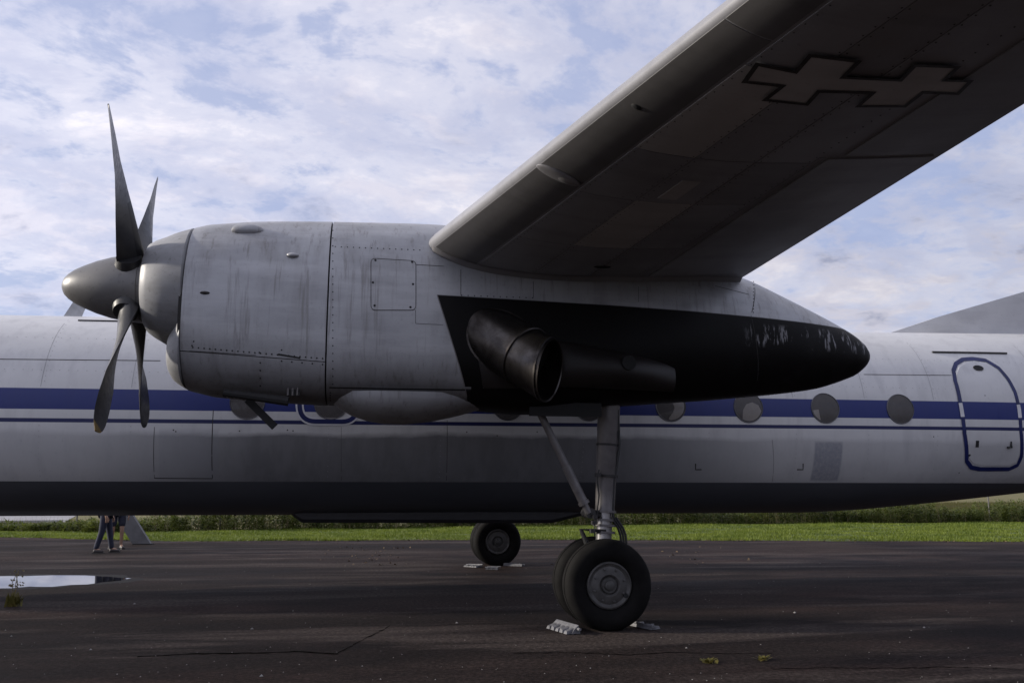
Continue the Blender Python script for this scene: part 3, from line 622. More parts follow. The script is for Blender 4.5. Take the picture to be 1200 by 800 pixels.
nseam([(487, 310), (520, 312)], .006); nseam([(540, 316), (540, 346)], .006); nseam([(625, 330), (625, 349)], .005); nseam([(487, 379), (519, 380.5)], .004); nseam([(487, 363), (487, 379)], .004)
nseam([(748, 336), (748, 354)], .004); nseam([(881, 330), (881, 366)], .008); nseam([(838, 335), (878, 345)], .006); nseam([(880, 369), (882, 460)], .005)
nseam([(222, 411), (300, 416)], .004, 'cowl_joint')
strip('shield_edge', densify([(.62, 3.37), (.62+1.1*.327, 2.27)], .05), .010, nac_y, m_strut, nac, .003)
# access hatch
hq = [nhit(435, 303), nhit(487, 306), nhit(487, 363), nhit(435, 363)]
patch('access_panel', hq, nac_y, m_nac, nac, .004)
cc = np.mean(np.array(hq), 0); 
def rr(pts, r, step=.02):
    P = [np.array(p) for p in pts]; out = []
    for i in range(len(P)):
        a, b, c = P[i-1], P[i], P[(i+1) % len(P)]; p = b+(a-b)/np.linalg.norm(a-b)*r; q = b+(c-b)/np.linalg.norm(c-b)*r
        for t in np.linspace(0, 1, 6): out.append((1-t)**2*p+2*t*(1-t)*b+t*t*q)
    return densify(out, step, True)
strip('access_panel_gap', rr([cc+(np.array(q)-cc)*1.01 for q in hq], .05), .006, nac_y, m_seam, nac, .0055, True)
dots('quarter_turn_stud', [nhit(*q) for q in ((440, 305), (483, 307), (437, 331), (484, 333), (439, 358), (481, 360))], .013, nac_y, m_gap, nac, .006)
dots('nacelle_rivet', [nhit(*q) for q in row((393, 289), (492, 293), 15)] + [nhit(390+.0*i, 270+i*9) for i in range(21)] + [nhit(*q) for q in row((541, 346), (624, 349), 12)] + [nhit(*q) for q in row((883, 330), (883, 366), 10)] + [nhit(387, 460+i*3) for i in range(4)], .007, nac_y, m_gap, nac, .002)
dots('cowl_rivet', [nhit(*q) for q in row((226, 407), (378, 420), 24)] + [nhit(*q) for q in row((305, 425), (305, 452), 4)] + [nhit(*q) for q in row((330, 423), (378, 427), 5)] + [nhit(225, 405), nhit(227, 400), nhit(304, 413), nhit(330, 410)], .0085, nac_y, m_gap, nac, .002)
# latch, blisters, little scoops on the cowl
nseam([(326, 415), (352, 419.5)], .016, 'cowl_latch', m_gap, .004)
def blister(px, py, L_, W_, H_, name='blister', mat=None):
    p = nhit(px, py); V = []; Fs = []; n = 14; m = 6
    for j in range(m+1):
        f = j/m; 
        for k in range(n):
            x = p[0]+L_*cos(2*pi*k/n)*(1-f*.999)*.5; z = p[1]+W_*sin(2*pi*k/n)*(1-f*.999)*.5; V.append((x, nac_y(x, z)+.004-H_*sqrt(max(0, 1-(1-f)**2)), z))
    for j in range(m):
        for k in range(n): Fs.append((j*n+k, j*n+(k+1) % n, (j+1)*n+(k+1) % n, (j+1)*n+k))
    mesh(name, V, Fs, mat or m_cowl, nac)
p = PY(296, 264, NY-.12)
mb = MB(); zz_ = min((z for z in np.linspace(3.6, 4.24, 200)), key=lambda z: abs(nac_w(p[0], z)-.44)); mb.lathe([(-.16, .002), (-.15, .03), (-.11, .055), (0, .065), (.08, .06), (.15, .03), (.17, .002)], (p[0], NY-.43, zz_), 'X', 20); mb.build('blister', m_cowl, nac)
blister(343, 299, .13, .06, .045)
blister(240, 343, .10, .035, .03, 'scoop', m_seam); 0
p = PY(249, 267.5, NY-.3); mb = MB(); mb.box((p[0], NY-.3, p[2]-.02), (.12, .06, .03)); mb.build('roof_slot', m_gap, nac)
# louvres
for i in range(3):
    q = nhit(339+i*5.5, 457.5); mb = MB(); mb.box((q[0], nac_y(*q)-.004, q[1]), (.034, .02, .105)); mb.build('louvre', m_gap, nac)
    mb = MB(); mb.box((q[0]-.014, nac_y(*q)-.016, q[1]), (.012, .03, .10), rz=.4); mb.build('louvre_lip', m_strut, nac)
m_riblight = plain('grille_metal', (.33, .32, .31), .4, .3)
qa, qb = nhit(266, 461), nhit(300, 465); mb = MB(); mb.tube([(qa[0]-.03, nac_y(*qa)-.02, qa[1]), (qb[0]+.05, nac_y(*qb)-.02, qb[1])], .04, 10); mb.build('grille_back', m_gap, nac)
for i in range(9):
    q = nhit(267+i*4.0, 461+i*.5); mb = MB(); mb.tube([(q[0]-.006, nac_y(*q)-.02, q[1]), (q[0]+.008, nac_y(*q)-.02, q[1])], .046, 12); mb.build('grille_rib', m_riblight, nac)
# drain pipe sticking down and aft from the lower cowl
a = PY(290, 468, NY-.25); b = PY(322, 500, NY-.25)
d = (b-a); mb = MB(); mb.box((a+b)/2, (np.linalg.norm(d), .05, .075), ry=math.atan2(-d[2], d[0])); mb.build('drain_mast', m_gap, nac)
a = PY(262, 460, NY-.42); b = PY(338, 470, NY-.42); mb = MB(); mb.tube([a, b], [.035, .05], 10); mb.build('drain_pipe', m_gap, nac)
# exhaust: jet pipe bent out of the side, with flanges, and the fairing trough behind it
A = PY(571, 391, -4.40); B = PY(645, 434.5, -5.0)
ax = (B-A)/np.linalg.norm(B-A)
def tube_pts(pts, rs): mb = MB(); mb.tube(pts, rs, 40, caps=False); return mb
mid1 = A*.42+B*.58; mid2 = A*.15+B*.85
nrm = Vector((ax[0]+.22, ax[1]*.85, ax[2]*.35)).normalized()      # mouth is cut nearly square to the airstream
def ellipse_ring(c, n_, r, ref, k=44):
    n_ = Vector(n_); axv = Vector(ax); u = Vector((0, 0, 1)); u = (u-axv*u.dot(axv)).normalized(); v = axv.cross(u); out = []
    for i in range(k):
        d_ = (u*cos(2*pi*i/k)+v*sin(2*pi*i/k))*r; c_ = Vector(c); t = -(d_.dot(n_))/axv.dot(n_); out.append(tuple(c_+d_+axv*t))
    return out
R0 = .31
S = [ellipse_ring(A-ax*.15, ax, R0*.98, 0), ellipse_ring(A+ax*.35, ax, R0*.99, 0), ellipse_ring(mid1, ax, R0*.97, 0), ellipse_ring(B-ax*.06, nrm, R0*.95, 0), ellipse_ring(B, nrm, R0*.94, 0), ellipse_ring(B-ax*.01, nrm, R0*.90, 0), ellipse_ring(B-ax*.5, ax, R0*.88, 0)]
V, Fs = loft(S, False, False); exh = mesh('exhaust_pipe', V, Fs, m_exh, nac)
V, Fs = loft([ellipse_ring(B-ax*.30, ax, R0*.90, 0), ellipse_ring(B-ax*.34, ax, R0*.5, 0)], True, True); mesh('exhaust_throat', V, Fs, m_soot, nac)
for c_, nn, r_, wd in ((A*.38+B*.62, ax, R0+.006, .018), (B-ax*.05, nrm, R0*.95+.010, .02)):
    S = [ellipse_ring(c_-ax*wd, nn, r_-.012, 0), ellipse_ring(c_-ax*wd*.6, nn, r_-.002, 0), ellipse_ring(c_+ax*wd*.6, nn, r_, 0), ellipse_ring(c_+ax*wd, nn, r_-.012, 0)]
    V, Fs = loft(S, False, False); mesh('exhaust_band', V, Fs, m_exh, nac)
# collar where the pipe leaves the nacelle
lip = []
for i in range(48):
    a_ = 2*pi*i/48; px_, py_ = 588+36*cos(a_)-19*sin(a_), 400+24*cos(a_)+28*sin(a_)
    lip.append(nhit(px_, py_))
strip('exhaust_collar', lip, .02, nac_y, m_exh, nac, .012, True)
def half_pod(name, x0, x1, z0, z1, bulge, mat, taper=.6):
    S = []; n = 18
    for i in range(21):
        u = i/20; x = x0+(x1-x0)*u; e = (sin(pi*min(1, u*1.6+.0)/2)**.7)*(1-max(0, (u-.55)/.45)**2*taper)
        c = z0*(1-u)+z1*u; hh = .27*(1-.45*u)
        S.append([(x, nac_y(x, c)+.03-(bulge*e)*sin(pi*k/n), c+hh*cos(pi*k/n)) for k in range(n+1)])
    V, Fs = loft(S); mesh(name, V, Fs, mat, nac)
e0 = nhit(628, 425); e1 = nhit(790, 440)
half_pod('exhaust_fairing', e0[0], e1[0], e0[1]+.03, e1[1]-.02, .22, m_rust)
q = nhit(731, 428); mb = MB(); mb.lathe([(-.20, .05), (-.20, .075), (-.1, .08), (.05, .08)], (q[0], nac_y(*q), q[1]), 'Y', 20); mb.build('fairing_port', m_soot, nac)
p0 = nhit(562, 455); p1 = nhit(600, 455); patch('lower_shield', [nhit(560, 420), nhit(600, 422), nhit(615, 455), nhit(566, 455)], nac_y, m_rust, nac, .012)
# ------------------------------------------------------------------ propeller
PC = Vector((-2.47, NY, 3.475))
prop = empty('propeller', PC, plane); prop['label'] = 'four blade propeller with long pointed spinner'
def rel(V): return [tuple(Vector(v)-PC) for v in V]
mb = MB(); mb.lathe([(-.70, .004), (-.695, .045), (-.67, .095), (-.63, .135), (-.57, .178), (-.48, .222), (-.36, .272), (-.22, .315), (-.08, .342), (.06, .357), (.095, .36), (.10, .352), (.112, .352), (.117, .36), (.165, .362), (.17, .33)], (0, 0, 0), 'X', 56)
mb.build('spinner', m_spin, prop)
mb = MB(); mb.lathe([(.16, .30), (.30, .30)], (0, 0, 0), 'X', 32); mb.build('propeller_shaft', m_gap, prop)
TIPS = [(-50, .08), (36.5, -.16), (130, -.17), (220, .13)]
for ang, lean in TIPS:
    a_ = radians(ang); rho = Vector((0, sin(a_), cos(a_))); R_ = 2.0
    t_ = Vector((1, 0, 0)).cross(rho); S = []
    sp = np.concatenate([np.linspace(.30, 1.75, 26), np.linspace(1.8, 2.04, 12)])
    for s_ in sp:
        u = (s_-.3)/1.7; chord = float(np.interp(s_, [.3, .4, .75, 1.1, 1.4, 1.7, 1.87, 1.95, 2.0, 2.03, 2.04], [.25, .28, .26, .26, .28, .28, .24, .19, .13, .07, .03]))
        beta = radians(float(np.interp(s_, [.3, .5, .75, 1.1, 1.4, 2.0], [-60, -48, -33, -12, 3, 14]))); th = float(np.interp(s_, [.3, .45, .8, 1.4, 2.0], [.14, .085, .05, .028, .012]))
        cv = t_*cos(beta)+Vector((1, 0, 0))*sin(beta); nv = cv.cross(rho).normalized(); c = rho*s_+Vector((lean*(s_/R_)**1.0, 0, 0))
        pr = [(-.5, 0), (-.42, .5), (-.2, .95), (.1, .8), (.35, .35), (.5, .0), (.35, -.12), (.1, -.25), (-.2, -.3), (-.42, -.25)]
        S.append([tuple(c+cv*(p_*chord)+nv*(q_*th)) for p_, q_ in pr])
    V, Fs = loft(S); o = mesh('blade', V, Fs, None, prop, 50)
    for mm in (m_blade, m_boot, m_tip): o.data.materials.append(mm)
    for pl in o.data.polygons:
        c = pl.center; s_ = c.dot(rho)
        bt = radians(float(np.interp(s_, [.3, .5, .75, 1.1, 1.4, 2.0], [-60, -48, -33, -12, 3, 14]))); cvv = t_*cos(bt)+Vector((1, 0, 0))*sin(bt)
        if .36 < s_ < 1.0 and (c-rho*s_-Vector((lean*s_/R_, 0, 0))).dot(cvv) < -.07: pl.material_index = 1     # rubber de-icing boot on the leading edge
        if s_ > 1.97 and ang == 220: pl.material_index = 2
    mb = MB(); V_ = [rho*.30, rho*.34, rho*.40]; mb.tube(V_, [.15, .14, .12], 20); mb.build('blade_cuff', m_boot, prop)
# ------------------------------------------------------------------ wing
AF = [(0, .002), (.006, .018), (.02, .034), (.05, .055), (.10, .077), (.18, .098), (.28, .108), (.38, .110), (.5, .098), (.64, .074), (.8, .042), (1, .002)]
AFL = [(0, -.002), (.006, -.013), (.02, -.022), (.05, -.036), (.10, -.053), (.18, -.067), (.28, -.072), (.38, -.072), (.5, -.064), (.64, -.050), (.8, -.030), (1, -.002)]
def spl(t):
    xs_ = np.array([a for a, _ in t]); ys_ = np.array([b for _, b in t]); return lambda u: float(np.interp(np.sqrt(max(u, 0)), np.sqrt(xs_), ys_))
af_u, af_l = spl(AF), spl(AFL)
Y_LE = -4.3
def w_le(y): d = max(0, -(y-Y_LE)); return .485+.231*d
def w_te(y): d = max(0, -(y-Y_LE)); return 4.06-.056*d
def w_zle(y): d = max(0, -(y-Y_LE)); return 3.945-.035*d
def w_zte(y): d = max(0, -(y-Y_LE)); return 3.775-.018*d
def wpt(u, y, up):
    c = w_te(y)-w_le(y); th = c/3.575; t = af_u(u) if up else af_l(u)
    return (w_le(y)+c*u, y, w_zle(y)*(1-u)+w_zte(y)*u+t*c)
US = [0, .003, .008, .016, .03, .05, .075, .105, .15, .2, .27, .35, .44, .54, .64, .72, .8, .9, 1.0]
def wing_section(y): return [wpt(u, y, True) for u in US]+[wpt(u, y, False) for u in US[::-1]]
ys_w = list(np.linspace(-.2, -12.9, 42))
V, Fs = loft([wing_section(y) for y in ys_w]); wing = mesh('wing', V, Fs, m_wing, plane, 30); wing['label'] = 'near wing sweeping overhead, seen from below'
def wl(x, y):       # underside height
    c = w_te(y)-w_le(y); u = min(1, max(0, (x-w_le(y))/c)); return wpt(u, y, False)[2]
def whit(px, py):
    d = ray(px, py); lo_, hi_ = None, None
    for t in np.arange(2, 14, .01):          # walk along the sight until it passes up through the underside
        p = CAM+d*t
        if w_le(p[1]) <= p[0] <= w_te(p[1]) and p[2] >= wl(p[0], p[1]): return (p[0], p[1])
    p = PG(px, py, 3.75); return (p[0], p[1])
def wu(px, py): x, y = whit(px, py); return ((x-w_le(y))/(w_te(y)-w_le(y)), y)
def wpatch(name, u0, u1, y0, y1, mat, gap=.010, off=.004, n=(6, 6)):
    V = []; Fs = []
    def corner(u, y): return wpt(u, y, False)
    for i in range(n[0]+1):
        for j in range(n[1]+1):
            y = y0+(y1-y0)*j/n[1]; c = w_te(y)-w_le(y); g = gap/2/c; u = (u0+g)+(u1-u0-2*g)*i/n[0]
            yy = y+(gap/2 if j == 0 else -gap/2 if j == n[1] else 0)*(1 if y1 > y0 else -1); p = wpt(u, yy, False); V.append((p[0], p[1], p[2]-off))
    m = n[1]+1
    for i in range(n[0]):
        for j in range(n[1]): Fs.append((i*m+j, (i+1)*m+j, (i+1)*m+j+1, i*m+j+1))
    rim = [i*m for i in range(n[0]+1)]+[n[0]*m+j for j in range(1, m)]+[i*m+m-1 for i in range(n[0]-1, -1, -1)]+[j for j in range(m-2, 0, -1)]; k = len(V)
    for r in rim: V.append((V[r][0], V[r][1], V[r][2]+.012))
    for q in range(len(rim)): Fs.append((rim[q], rim[(q+1) % len(rim)], k+(q+1) % len(rim), k+q))
    return mesh(name, V, Fs, mat, wing)
# skin panels of the underside, each riveted plate on its own
rows_u = [.135, .30, .47, .63]
cols_y = [-4.66, -5.75, -7.05, -7.95, -9.15, -10.5, -12.0]
tints = [m_wing, m_wlight, m_wdark]; pat = [[0, 0, 2], [0, 1, 0], [0, 0, 2], [1, 0, 0], [0, 2, 0], [0, 0, 0]]
for ci in range(len(cols_y)-1):
    for ri in range(3): wpatch('skin_panel', rows_u[ri], rows_u[ri+1], cols_y[ci], cols_y[ci+1], tints[pat[ci][ri]])
for a, b in ((-4.62, -7.2), (-7.2, -9.4), (-9.4, -12.5)): wpatch('leading_edge_skin', .008, .130, a, b, m_wedge, .012, .003, (6, 10))
for a, b in ((-4.62, -8.05), ): wpatch('flap', .655, .985, a, b, m_wing, .03, .012, (6, 10))
wpatch('aileron', .69, .985, -8.08, -12.5, m_wdark, .03, .010, (6, 10))
wpatch('flap_shroud', .632, .652, -4.62, -8.05, m_wdark, .006, .003, (2, 10))
# pale repair plates
a = wu(862, 170); wpatch('repair_plate', .345, .40, -7.55, -7.15, m_wlight, .004, .008, (3, 3))
# double cross emblem
cross_px = [(872, 92), (887, 71), (932, 80), (949, 61), (1006, 68), (987, 87), (1055, 90), (1072, 72), (1122, 74), (1106, 90), (1137, 91), (1122, 106), (1081, 104), (1060, 121), (1005, 121), (1023, 105), (959, 103), (945, 118), (896, 113), (917, 97)]
cw = [np.array(whit(*q)) for q in cross_px]
# regularise: long axis along the chord, square arms
cpt = sum(cw)/len(cw)
def wflat(name, poly, mat, off, closed_outline=None, wid=.05):
    if closed_outline:
        V = []; Fs = []; n = len(poly)
        for i in range(n):
            a, b, c = poly[i-1], poly[i], poly[(i+1) % n]; t1 = (b-a)/np.linalg.norm(b-a); t2 = (c-b)/np.linalg.norm(c-b); n1 = np.array([-t1[1], t1[0]]); n2 = np.array([-t2[1], t2[0]])
            mvec = n1+n2; mvec /= max(.4, mvec.dot(n1))
            for s in (1, -1): q = b+mvec*s*wid/2; V.append((q[0], q[1], wl(q[0], q[1])-off))
        for i in range(n): j = (i+1) % n; Fs.append((2*i, 2*i+1, 2*j+1, 2*j))
    else:
        V = [(p[0], p[1], wl(p[0], p[1])-off) for p in poly]; Fs = [tuple(range(len(poly)))]
    return mesh(name, V, Fs, mat, wing)
wflat('emblem_field', cw, m_emwhite, .017); wflat('double_cross_emblem', cw, m_emblem, .021, True, .027)
# landing lamp blister and drain ports
def wblister(px, py, Lx, Ly, H, mat, name, rot=0.0):
    x0, y0 = whit(px, py); V = []; Fs = []; n = 20; m = 6
    for j in range(m+1):
        f = j/m
        for k in range(n):
            a_ = 2*pi*k/n; dx, dy = Lx/2*cos(a_)*(1-f*.999), Ly/2*sin(a_)*(1-f*.999); x, y = x0+dx*cos(rot)-dy*sin(rot), y0+dx*sin(rot)+dy*cos(rot); V.append((x, y, wl(x, y)+.002-H*sqrt(max(0, 1-(1-f)**2))))
    for j in range(m):
        for k in range(n): Fs.append((j*n+k, j*n+(k+1) % n, (j+1)*n+(k+1) % n, (j+1)*n+k))
    return mesh(name, V, Fs, mat, wing)
def nose_pod(name, y, u, Lx, Ly, H, mat, out=0.0):
    a, b = np.array(wpt(u-.03, y, False)), np.array(wpt(u+.03, y, False)); c = np.array(wpt(u, y, False)); t = b-a; t /= np.linalg.norm(t); nn = np.array([t[2], 0, -t[0]]); nn = nn if nn[2] < 0 else -nn
    V = []; Fs = []; n, m = 18, 9
    for j in range(m+1):
        f = pi*j/m
        for k in range(n):
            al = 2*pi*k/n; V.append(tuple(c+nn*out+t*(-cos(f)*Lx/2)+np.array([0, 1.0, 0])*sin(f)*cos(al)*Ly/2+nn*sin(f)*sin(al)*H))
    for j in range(m):
        for k in range(n): Fs.append((j*n+k, j*n+(k+1) % n, (j+1)*n+(k+1) % n, (j+1)*n+k))
    return mesh(name, V, Fs, mat, wing)
yl = whit(650, 203)[1]; nose_pod('lamp_housing', yl, .062, .36, .17, .022, m_wdark); nose_pod('landing_lamp', yl, .085, .15, .10, .024, m_chrome, .006)
yv = whit(728, 113)[1]; nose_pod('vent_port', yv, .045, .07, .05, .012, m_gap); wblister(706, 312, .2, .09, .02, m_gap, 'drain_port')
rvp = []
V = []; Fs = []
for u in (.145, .29, .31, .46, .48, .62):
    for y in np.arange(-4.75, -11.9, -.085):
        p = wpt(u, y, False); k = len(V)
        for a_ in range(5): V.append((p[0]+.006*cos(a_*2*pi/5), p[1]+.006*sin(a_*2*pi/5), p[2]-.006))
        V.append((p[0], p[1], p[2]-.010))
        for a_ in range(5): Fs.append((k+a_, k+(a_+1) % 5, k+5))
o = mesh('wing_rivet', V, Fs, m_seam, wing, fix=False); o['kind'] = 'stuff'
# wing root fillet strip against the nacelle
V = []; Fs = []
for i, u in enumerate(US):
    x, y, z = wpt(u, -4.62, False); yy = nac_y(x, z-.03)
    V += [(x, nac_y(x, z-.045)-.004, z-.045), (x, min(yy, -4.3)-.07, wpt(u, min(yy, -4.3)-.07, False)[2]-.003)]
    if i: Fs.append((2*i-2, 2*i, 2*i+1, 2*i-1))
mesh('root_fillet', V, Fs, m_wdark, wing)

# ------------------------------------------------------------------ main landing gear
def wheel_parts(parent, yc, out):
    tw = .15
    prof = [(-tw*.55, .235), (-tw*.86, .27), (-tw, .33), (-tw*.97, .385), (-tw*.82, .432), (-tw*.55, .456), (-tw*.34, .462), (-tw*.32, .452), (-tw*.24, .452), (-tw*.22, .464), (tw*.22, .464), (tw*.24, .452), (tw*.32, .452), (tw*.34, .462), (tw*.55, .456), (tw*.82, .432), (tw*.97, .385), (tw, .33), (tw*.86, .27), (tw*.55, .235)]
    c = (AXL[0], yc, AXL[2]); mb = MB(); mb.lathe(prof, c, 'Y', 56, True)
    V = [(x, y, max(z, .004)) for x, y, z in mb.V]; mb.V = V; mb.build('tyre', m_tyre, parent)
    s = out; mb = MB()
    rim = [(s*-.10, .20), (s*-.10, .24), (s*.075, .245), (s*.11, .236), (s*.118, .222), (s*.105, .208), (s*.098, .19), (s*.112, .15), (s*.118, .11), (s*.105, .092), (s*.09, .086)]
    mb.lathe(rim, c, 'Y', 48); mb.build('rim', m_rim, parent)
    mb = MB(); mb.lathe([(s*.06, .086), (s*.10, .086), (s*.112, .075), (s*.112, .055), (s*.135, .05), (s*.145, .03), (s*.145, .005)], c, 'Y', 32); mb.build('hub_cap', m_hub, parent)
    mb = MB()
    for k in range(8):
        a_ = 2*pi*k/8+.3; mb.lathe([(s*.09, .012), (s*.122, .012), (s*.126, .007)], (c[0]+.165*cos(a_), yc, c[2]+.165*sin(a_)), 'Y', 8)
    a_ = -.5; mb.build('wheel_bolt', m_rim, parent)['kind'] = 'stuff'
    mb = MB(); mb.lathe([(s*.09, .024), (s*.119, .024), (s*.12, .01)], (c[0]+.17, yc, c[2]-.10), 'Y', 12); mb.build('valve_hole', m_gap, parent)
AXL = (2.455, NY, .452)
gear = empty('landing_gear', (0, 0, 0), plane); gear['label'] = 'near main landing gear with twin wheels'
for s in (-1, 1): wheel_parts(gear, NY+s*.25, s)
T_ = PY(714, 470, NY); K = PY(707.5, 628, NY)
ln = K-T_; at = lambda f: tuple(T_+ln*f)
mb = MB(); mb.tube([at(-.3), at(0), at(.22), at(.23), at(.55), at(.56), at(.80), at(.82)], [.13, .122, .122, .118, .116, .110, .104, .11], 24); mb.build('strut', m_strut, gear)
mb = MB(); mb.tube([at(.80), at(1.05), (AXL[0], NY, AXL[2])], [.085, .085, .085], 20); mb.build('piston', m_chrome, gear)
mb = MB(); mb.tube([(AXL[0], NY-.33, AXL[2]), (AXL[0], NY+.33, AXL[2])], .055, 16); mb.build('axle', m_hub, gear)
for f, r in ((.33, .120), (.56, .122), (.82, .118), (.88, .116), (.92, .118), (.97, .116)):
    mb = MB(); mb.tube([at(f-.008), at(f+.008)], r+.006, 24); mb.build('strut_band', m_seam if f < .8 else m_strut, gear)
# drag brace
a = PY(634, 486, NY-.1); b = PY(690, 601, NY-.1); mid = a*.45+b*.55
mb = MB(); mb.tube([a-(b-a)*.12, mid], .040, 14); mb.build('drag_brace', m_strut, gear)
mb = MB(); mb.tube([mid-(b-a)*.02, mid+(b-a)*.33], .050, 14); mb.tube([mid+(b-a)*.33, mid+(b-a)*.36], .060, 14); mb.tube([mid+(b-a)*.36, b], .036, 12); mb.build('brace_cylinder', m_strut, gear)
mb = MB(); mb.lathe([(-.12, .055), (.12, .055)], (b[0]+.02, NY, b[2]), 'Y', 16); mb.tube([b, (K[0], NY, b[2]-.02)], .04, 10); mb.build('brace_joint', m_seam, gear)
# torque links and hoses
tl = MB(); a = PY(692, 618, NY-.1); kx = PY(682, 616, NY-.1)
tl.tube([(K[0], NY-.08, .98), tuple(PY(681, 620, NY-.08)), (AXL[0]-.05, NY-.08, .62)], .026, 8); tl.tube([(K[0], NY+.08, .98), tuple(PY(681, 620, NY+.08)), (AXL[0]-.05, NY+.08, .62)], .026, 8); tl.build('torque_link', m_gap, gear)
def hose(pts, r=.012): mb = MB(); mb.tube(pts, r, 8); mb.build('hose', m_black, gear)
hose([tuple(PY(x, y, NY-.08)) for x, y in ((724, 480), (725, 500), (726, 520), (723, 545), (719, 565), (718, 600), (720, 612))], .014)
for k in range(3): hose([tuple(PY(x+k*3, y, NY-.05*k)) for x, y in ((716, 606), (720, 612), (724, 618), (727, 626), (728, 636), (722, 650))], .013)
hose([tuple(PY(x, y, NY-.1)) for x, y in ((702, 550), (700, 562), (702, 580), (700, 600), (697, 615), (697, 628))], .008)
for q in ((697, 605), (696, 612), (694, 622), (701, 556)): p = PY(*q, NY-.12); mb = MB(); mb.box(p, (.05, .06, .04)); mb.build('bracket', m_seam, gear)
# brake fittings and door edge
a = PY(619, 474, NY-.3); b = PY(703, 491, NY-.3); mb = MB(); mb.box(((a[0]+b[0])/2, NY-.36, (a[2]+b[2])/2+.02), (b[0]-a[0], .035, abs(a[2]-b[2]))); mb.build('gear_door', m_soot, gear)

# the far side of the airplane: mirrored wing, nacelle and gear
def mirror_tree(o, keep=None):
    c = o.copy(); COL.objects.link(c); c.parent = plane; c.scale = (1, -1, 1)
    if 'label' in c: del c['label']
    for ch in list(o.children):
        if keep and ch.name.split('.')[0] not in keep: continue
        d = ch.copy(); COL.objects.link(d); d.parent = c
    return c
g2 = mirror_tree(gear, {'tyre', 'rim', 'hub_cap', 'strut', 'piston', 'axle', 'drag_brace', 'gear_door'}); g2['label'] = 'far main landing gear in the shade beyond the belly'
n2 = mirror_tree(nac, {'upper_cowl', 'lower_cowl', 'intake_ring', 'oil_cooler_intake', 'exhaust_pipe'}); n2['label'] = 'far engine nacelle hidden behind the fuselage'
w2 = mirror_tree(wing, {'flap', 'aileron'}); w2['label'] = 'far wing hidden behind the fuselage'

# ------------------------------------------------------------------ chocks
def chock(name, loc, rz, label, L_=.42, W_=.2, H_=.10):
    root = empty(name, loc); root.rotation_euler = (0, 0, rz); tag(root, label, 'wheel chock', 'pale wheel chocks under the tyres')
    mb = MB()
    V = [(-L_/2, -W_/2, .004), (L_/2, -W_/2, .004), (L_/2, W_/2, .004), (-L_/2, W_/2, .004), (-L_/2, -W_/2+.03, H_*.45), (L_/2, -W_/2+.03, H_*.45), (L_/2, W_/2-.02, H_*.85), (-L_/2, W_/2-.02, H_*.85)]
    mb.add(V, [(0, 1, 2, 3), (4, 5, 6, 7), (0, 1, 5, 4), (1, 2, 6, 5), (2, 3, 7, 6), (3, 0, 4, 7)]); mb.build('wedge', m_chock, root)
    n = 5
    for i in range(n):
        x = -L_/2+(i+.5)*L_/n; t = MB(); t.add([(x-.034, -W_/2-.05, .004), (x+.034, -W_/2-.05, .004), (x+.028, -W_/2+.06, .004), (x-.028, -W_/2+.06, .004), (x-.012, -W_/2-.045, .035+.012*(i % 2)), (x+.022, -W_/2-.04, .03), (x+.028, -W_/2+.06, H_*.6), (x-.028, -W_/2+.06, H_*.6)], [(0, 1, 2, 3), (4, 5, 6, 7), (0, 1, 5, 4), (1, 2, 6, 5), (2, 3, 7, 6), (3, 0, 4, 7)])
        t.build('tooth', m_chock, root)
    mb = MB(); mb.tube([(-L_/2-.04, .02, .03), (L_/2+.05, .02, .05)], .014, 8); mb.build('rope_bar', m_chock, root)
    return root
p = PG(662, 739); chock('wheel_chock', (p[0], p[1], .002), radians(-74), 'pale toothed chock in front of the near left tyre', .46, .10, .10)
p = PG(752, 735); chock('wheel_chock', (p[0], p[1], .002), radians(112), 'pale toothed chock behind the near tyre on its right', .40, .08, .06)
p = PG(555, 664); chock('wheel_chock', (p[0], p[1], .002), radians(-45), 'pale chock at the left of the far wheel', .30, .14, .06)
p = PG(577, 667); chock('wheel_chock', (p[0], p[1], .002), radians(-20), 'small pale chock lying before the far wheel centre', .2, .1, .07)
p = PG(602, 663); chock('wheel_chock', (p[0], p[1], .002), radians(150), 'flat pale chock at the right of the far wheel', .38, .14, .06)

# ------------------------------------------------------------------ grass, weeds, fence
def tri_cloud(name, base, tip_off, half, mats, label):
    """many one-triangle blades: base (n,3), tip offset (n,3), half width vector (n,3)"""
    n = len(base); V = np.empty((n, 3, 3)); V[:, 0] = base-half; V[:, 1] = base+half; V[:, 2] = base+tip_off
    me = bpy.data.meshes.new(name); me.vertices.add(3*n); me.vertices.foreach_set('co', V.ravel()); me.loops.add(3*n); me.loops.foreach_set('vertex_index', np.arange(3*n))
    me.polygons.add(n); me.polygons.foreach_set('loop_start', np.arange(0, 3*n, 3)); me.polygons.foreach_set('loop_total', np.full(n, 3)); me.update(); me.validate()
    o = link(name, me, mats); tag(o, label, kind='stuff'); return o
hx = [PG(x, y)[:2] for x, y in ((-150, 616), (40, 622), (110, 623), (200, 622.5), (300, 621), (500, 617.5), (700, 614.5), (1000, 612.5), (1250, 611))]
HXs = np.array([p[0] for p in hx]); HYs = np.array([p[1] for p in hx])-.6
def hedge_y(x): return np.interp(x, HXs, HYs)
n = 230000; x = rng.uniform(-19, 32, n); u = rng.random(n)**1.15; yf = hedge_y(x)+.8; ye = edge_y(x)-.2; y = ye+.25*rng.random(n)*rng.random(n)+.12*np.sin(x*1.7)+u*(yf-ye)
h = (.035+.05*rng.random(n))*(1+.6*np.sin(x*.9+y*.5)*np.sin(y*1.3)); ang = rng.uniform(0, 2*pi, n); wv = .010+.010*rng.random(n)
base = np.c_[x, y, np.full(n, -.012)]; tip = np.c_[rng.normal(0, .04, n), rng.normal(0, .04, n), h]; half = np.c_[np.cos(ang)*wv, np.sin(ang)*wv, np.zeros(n)]
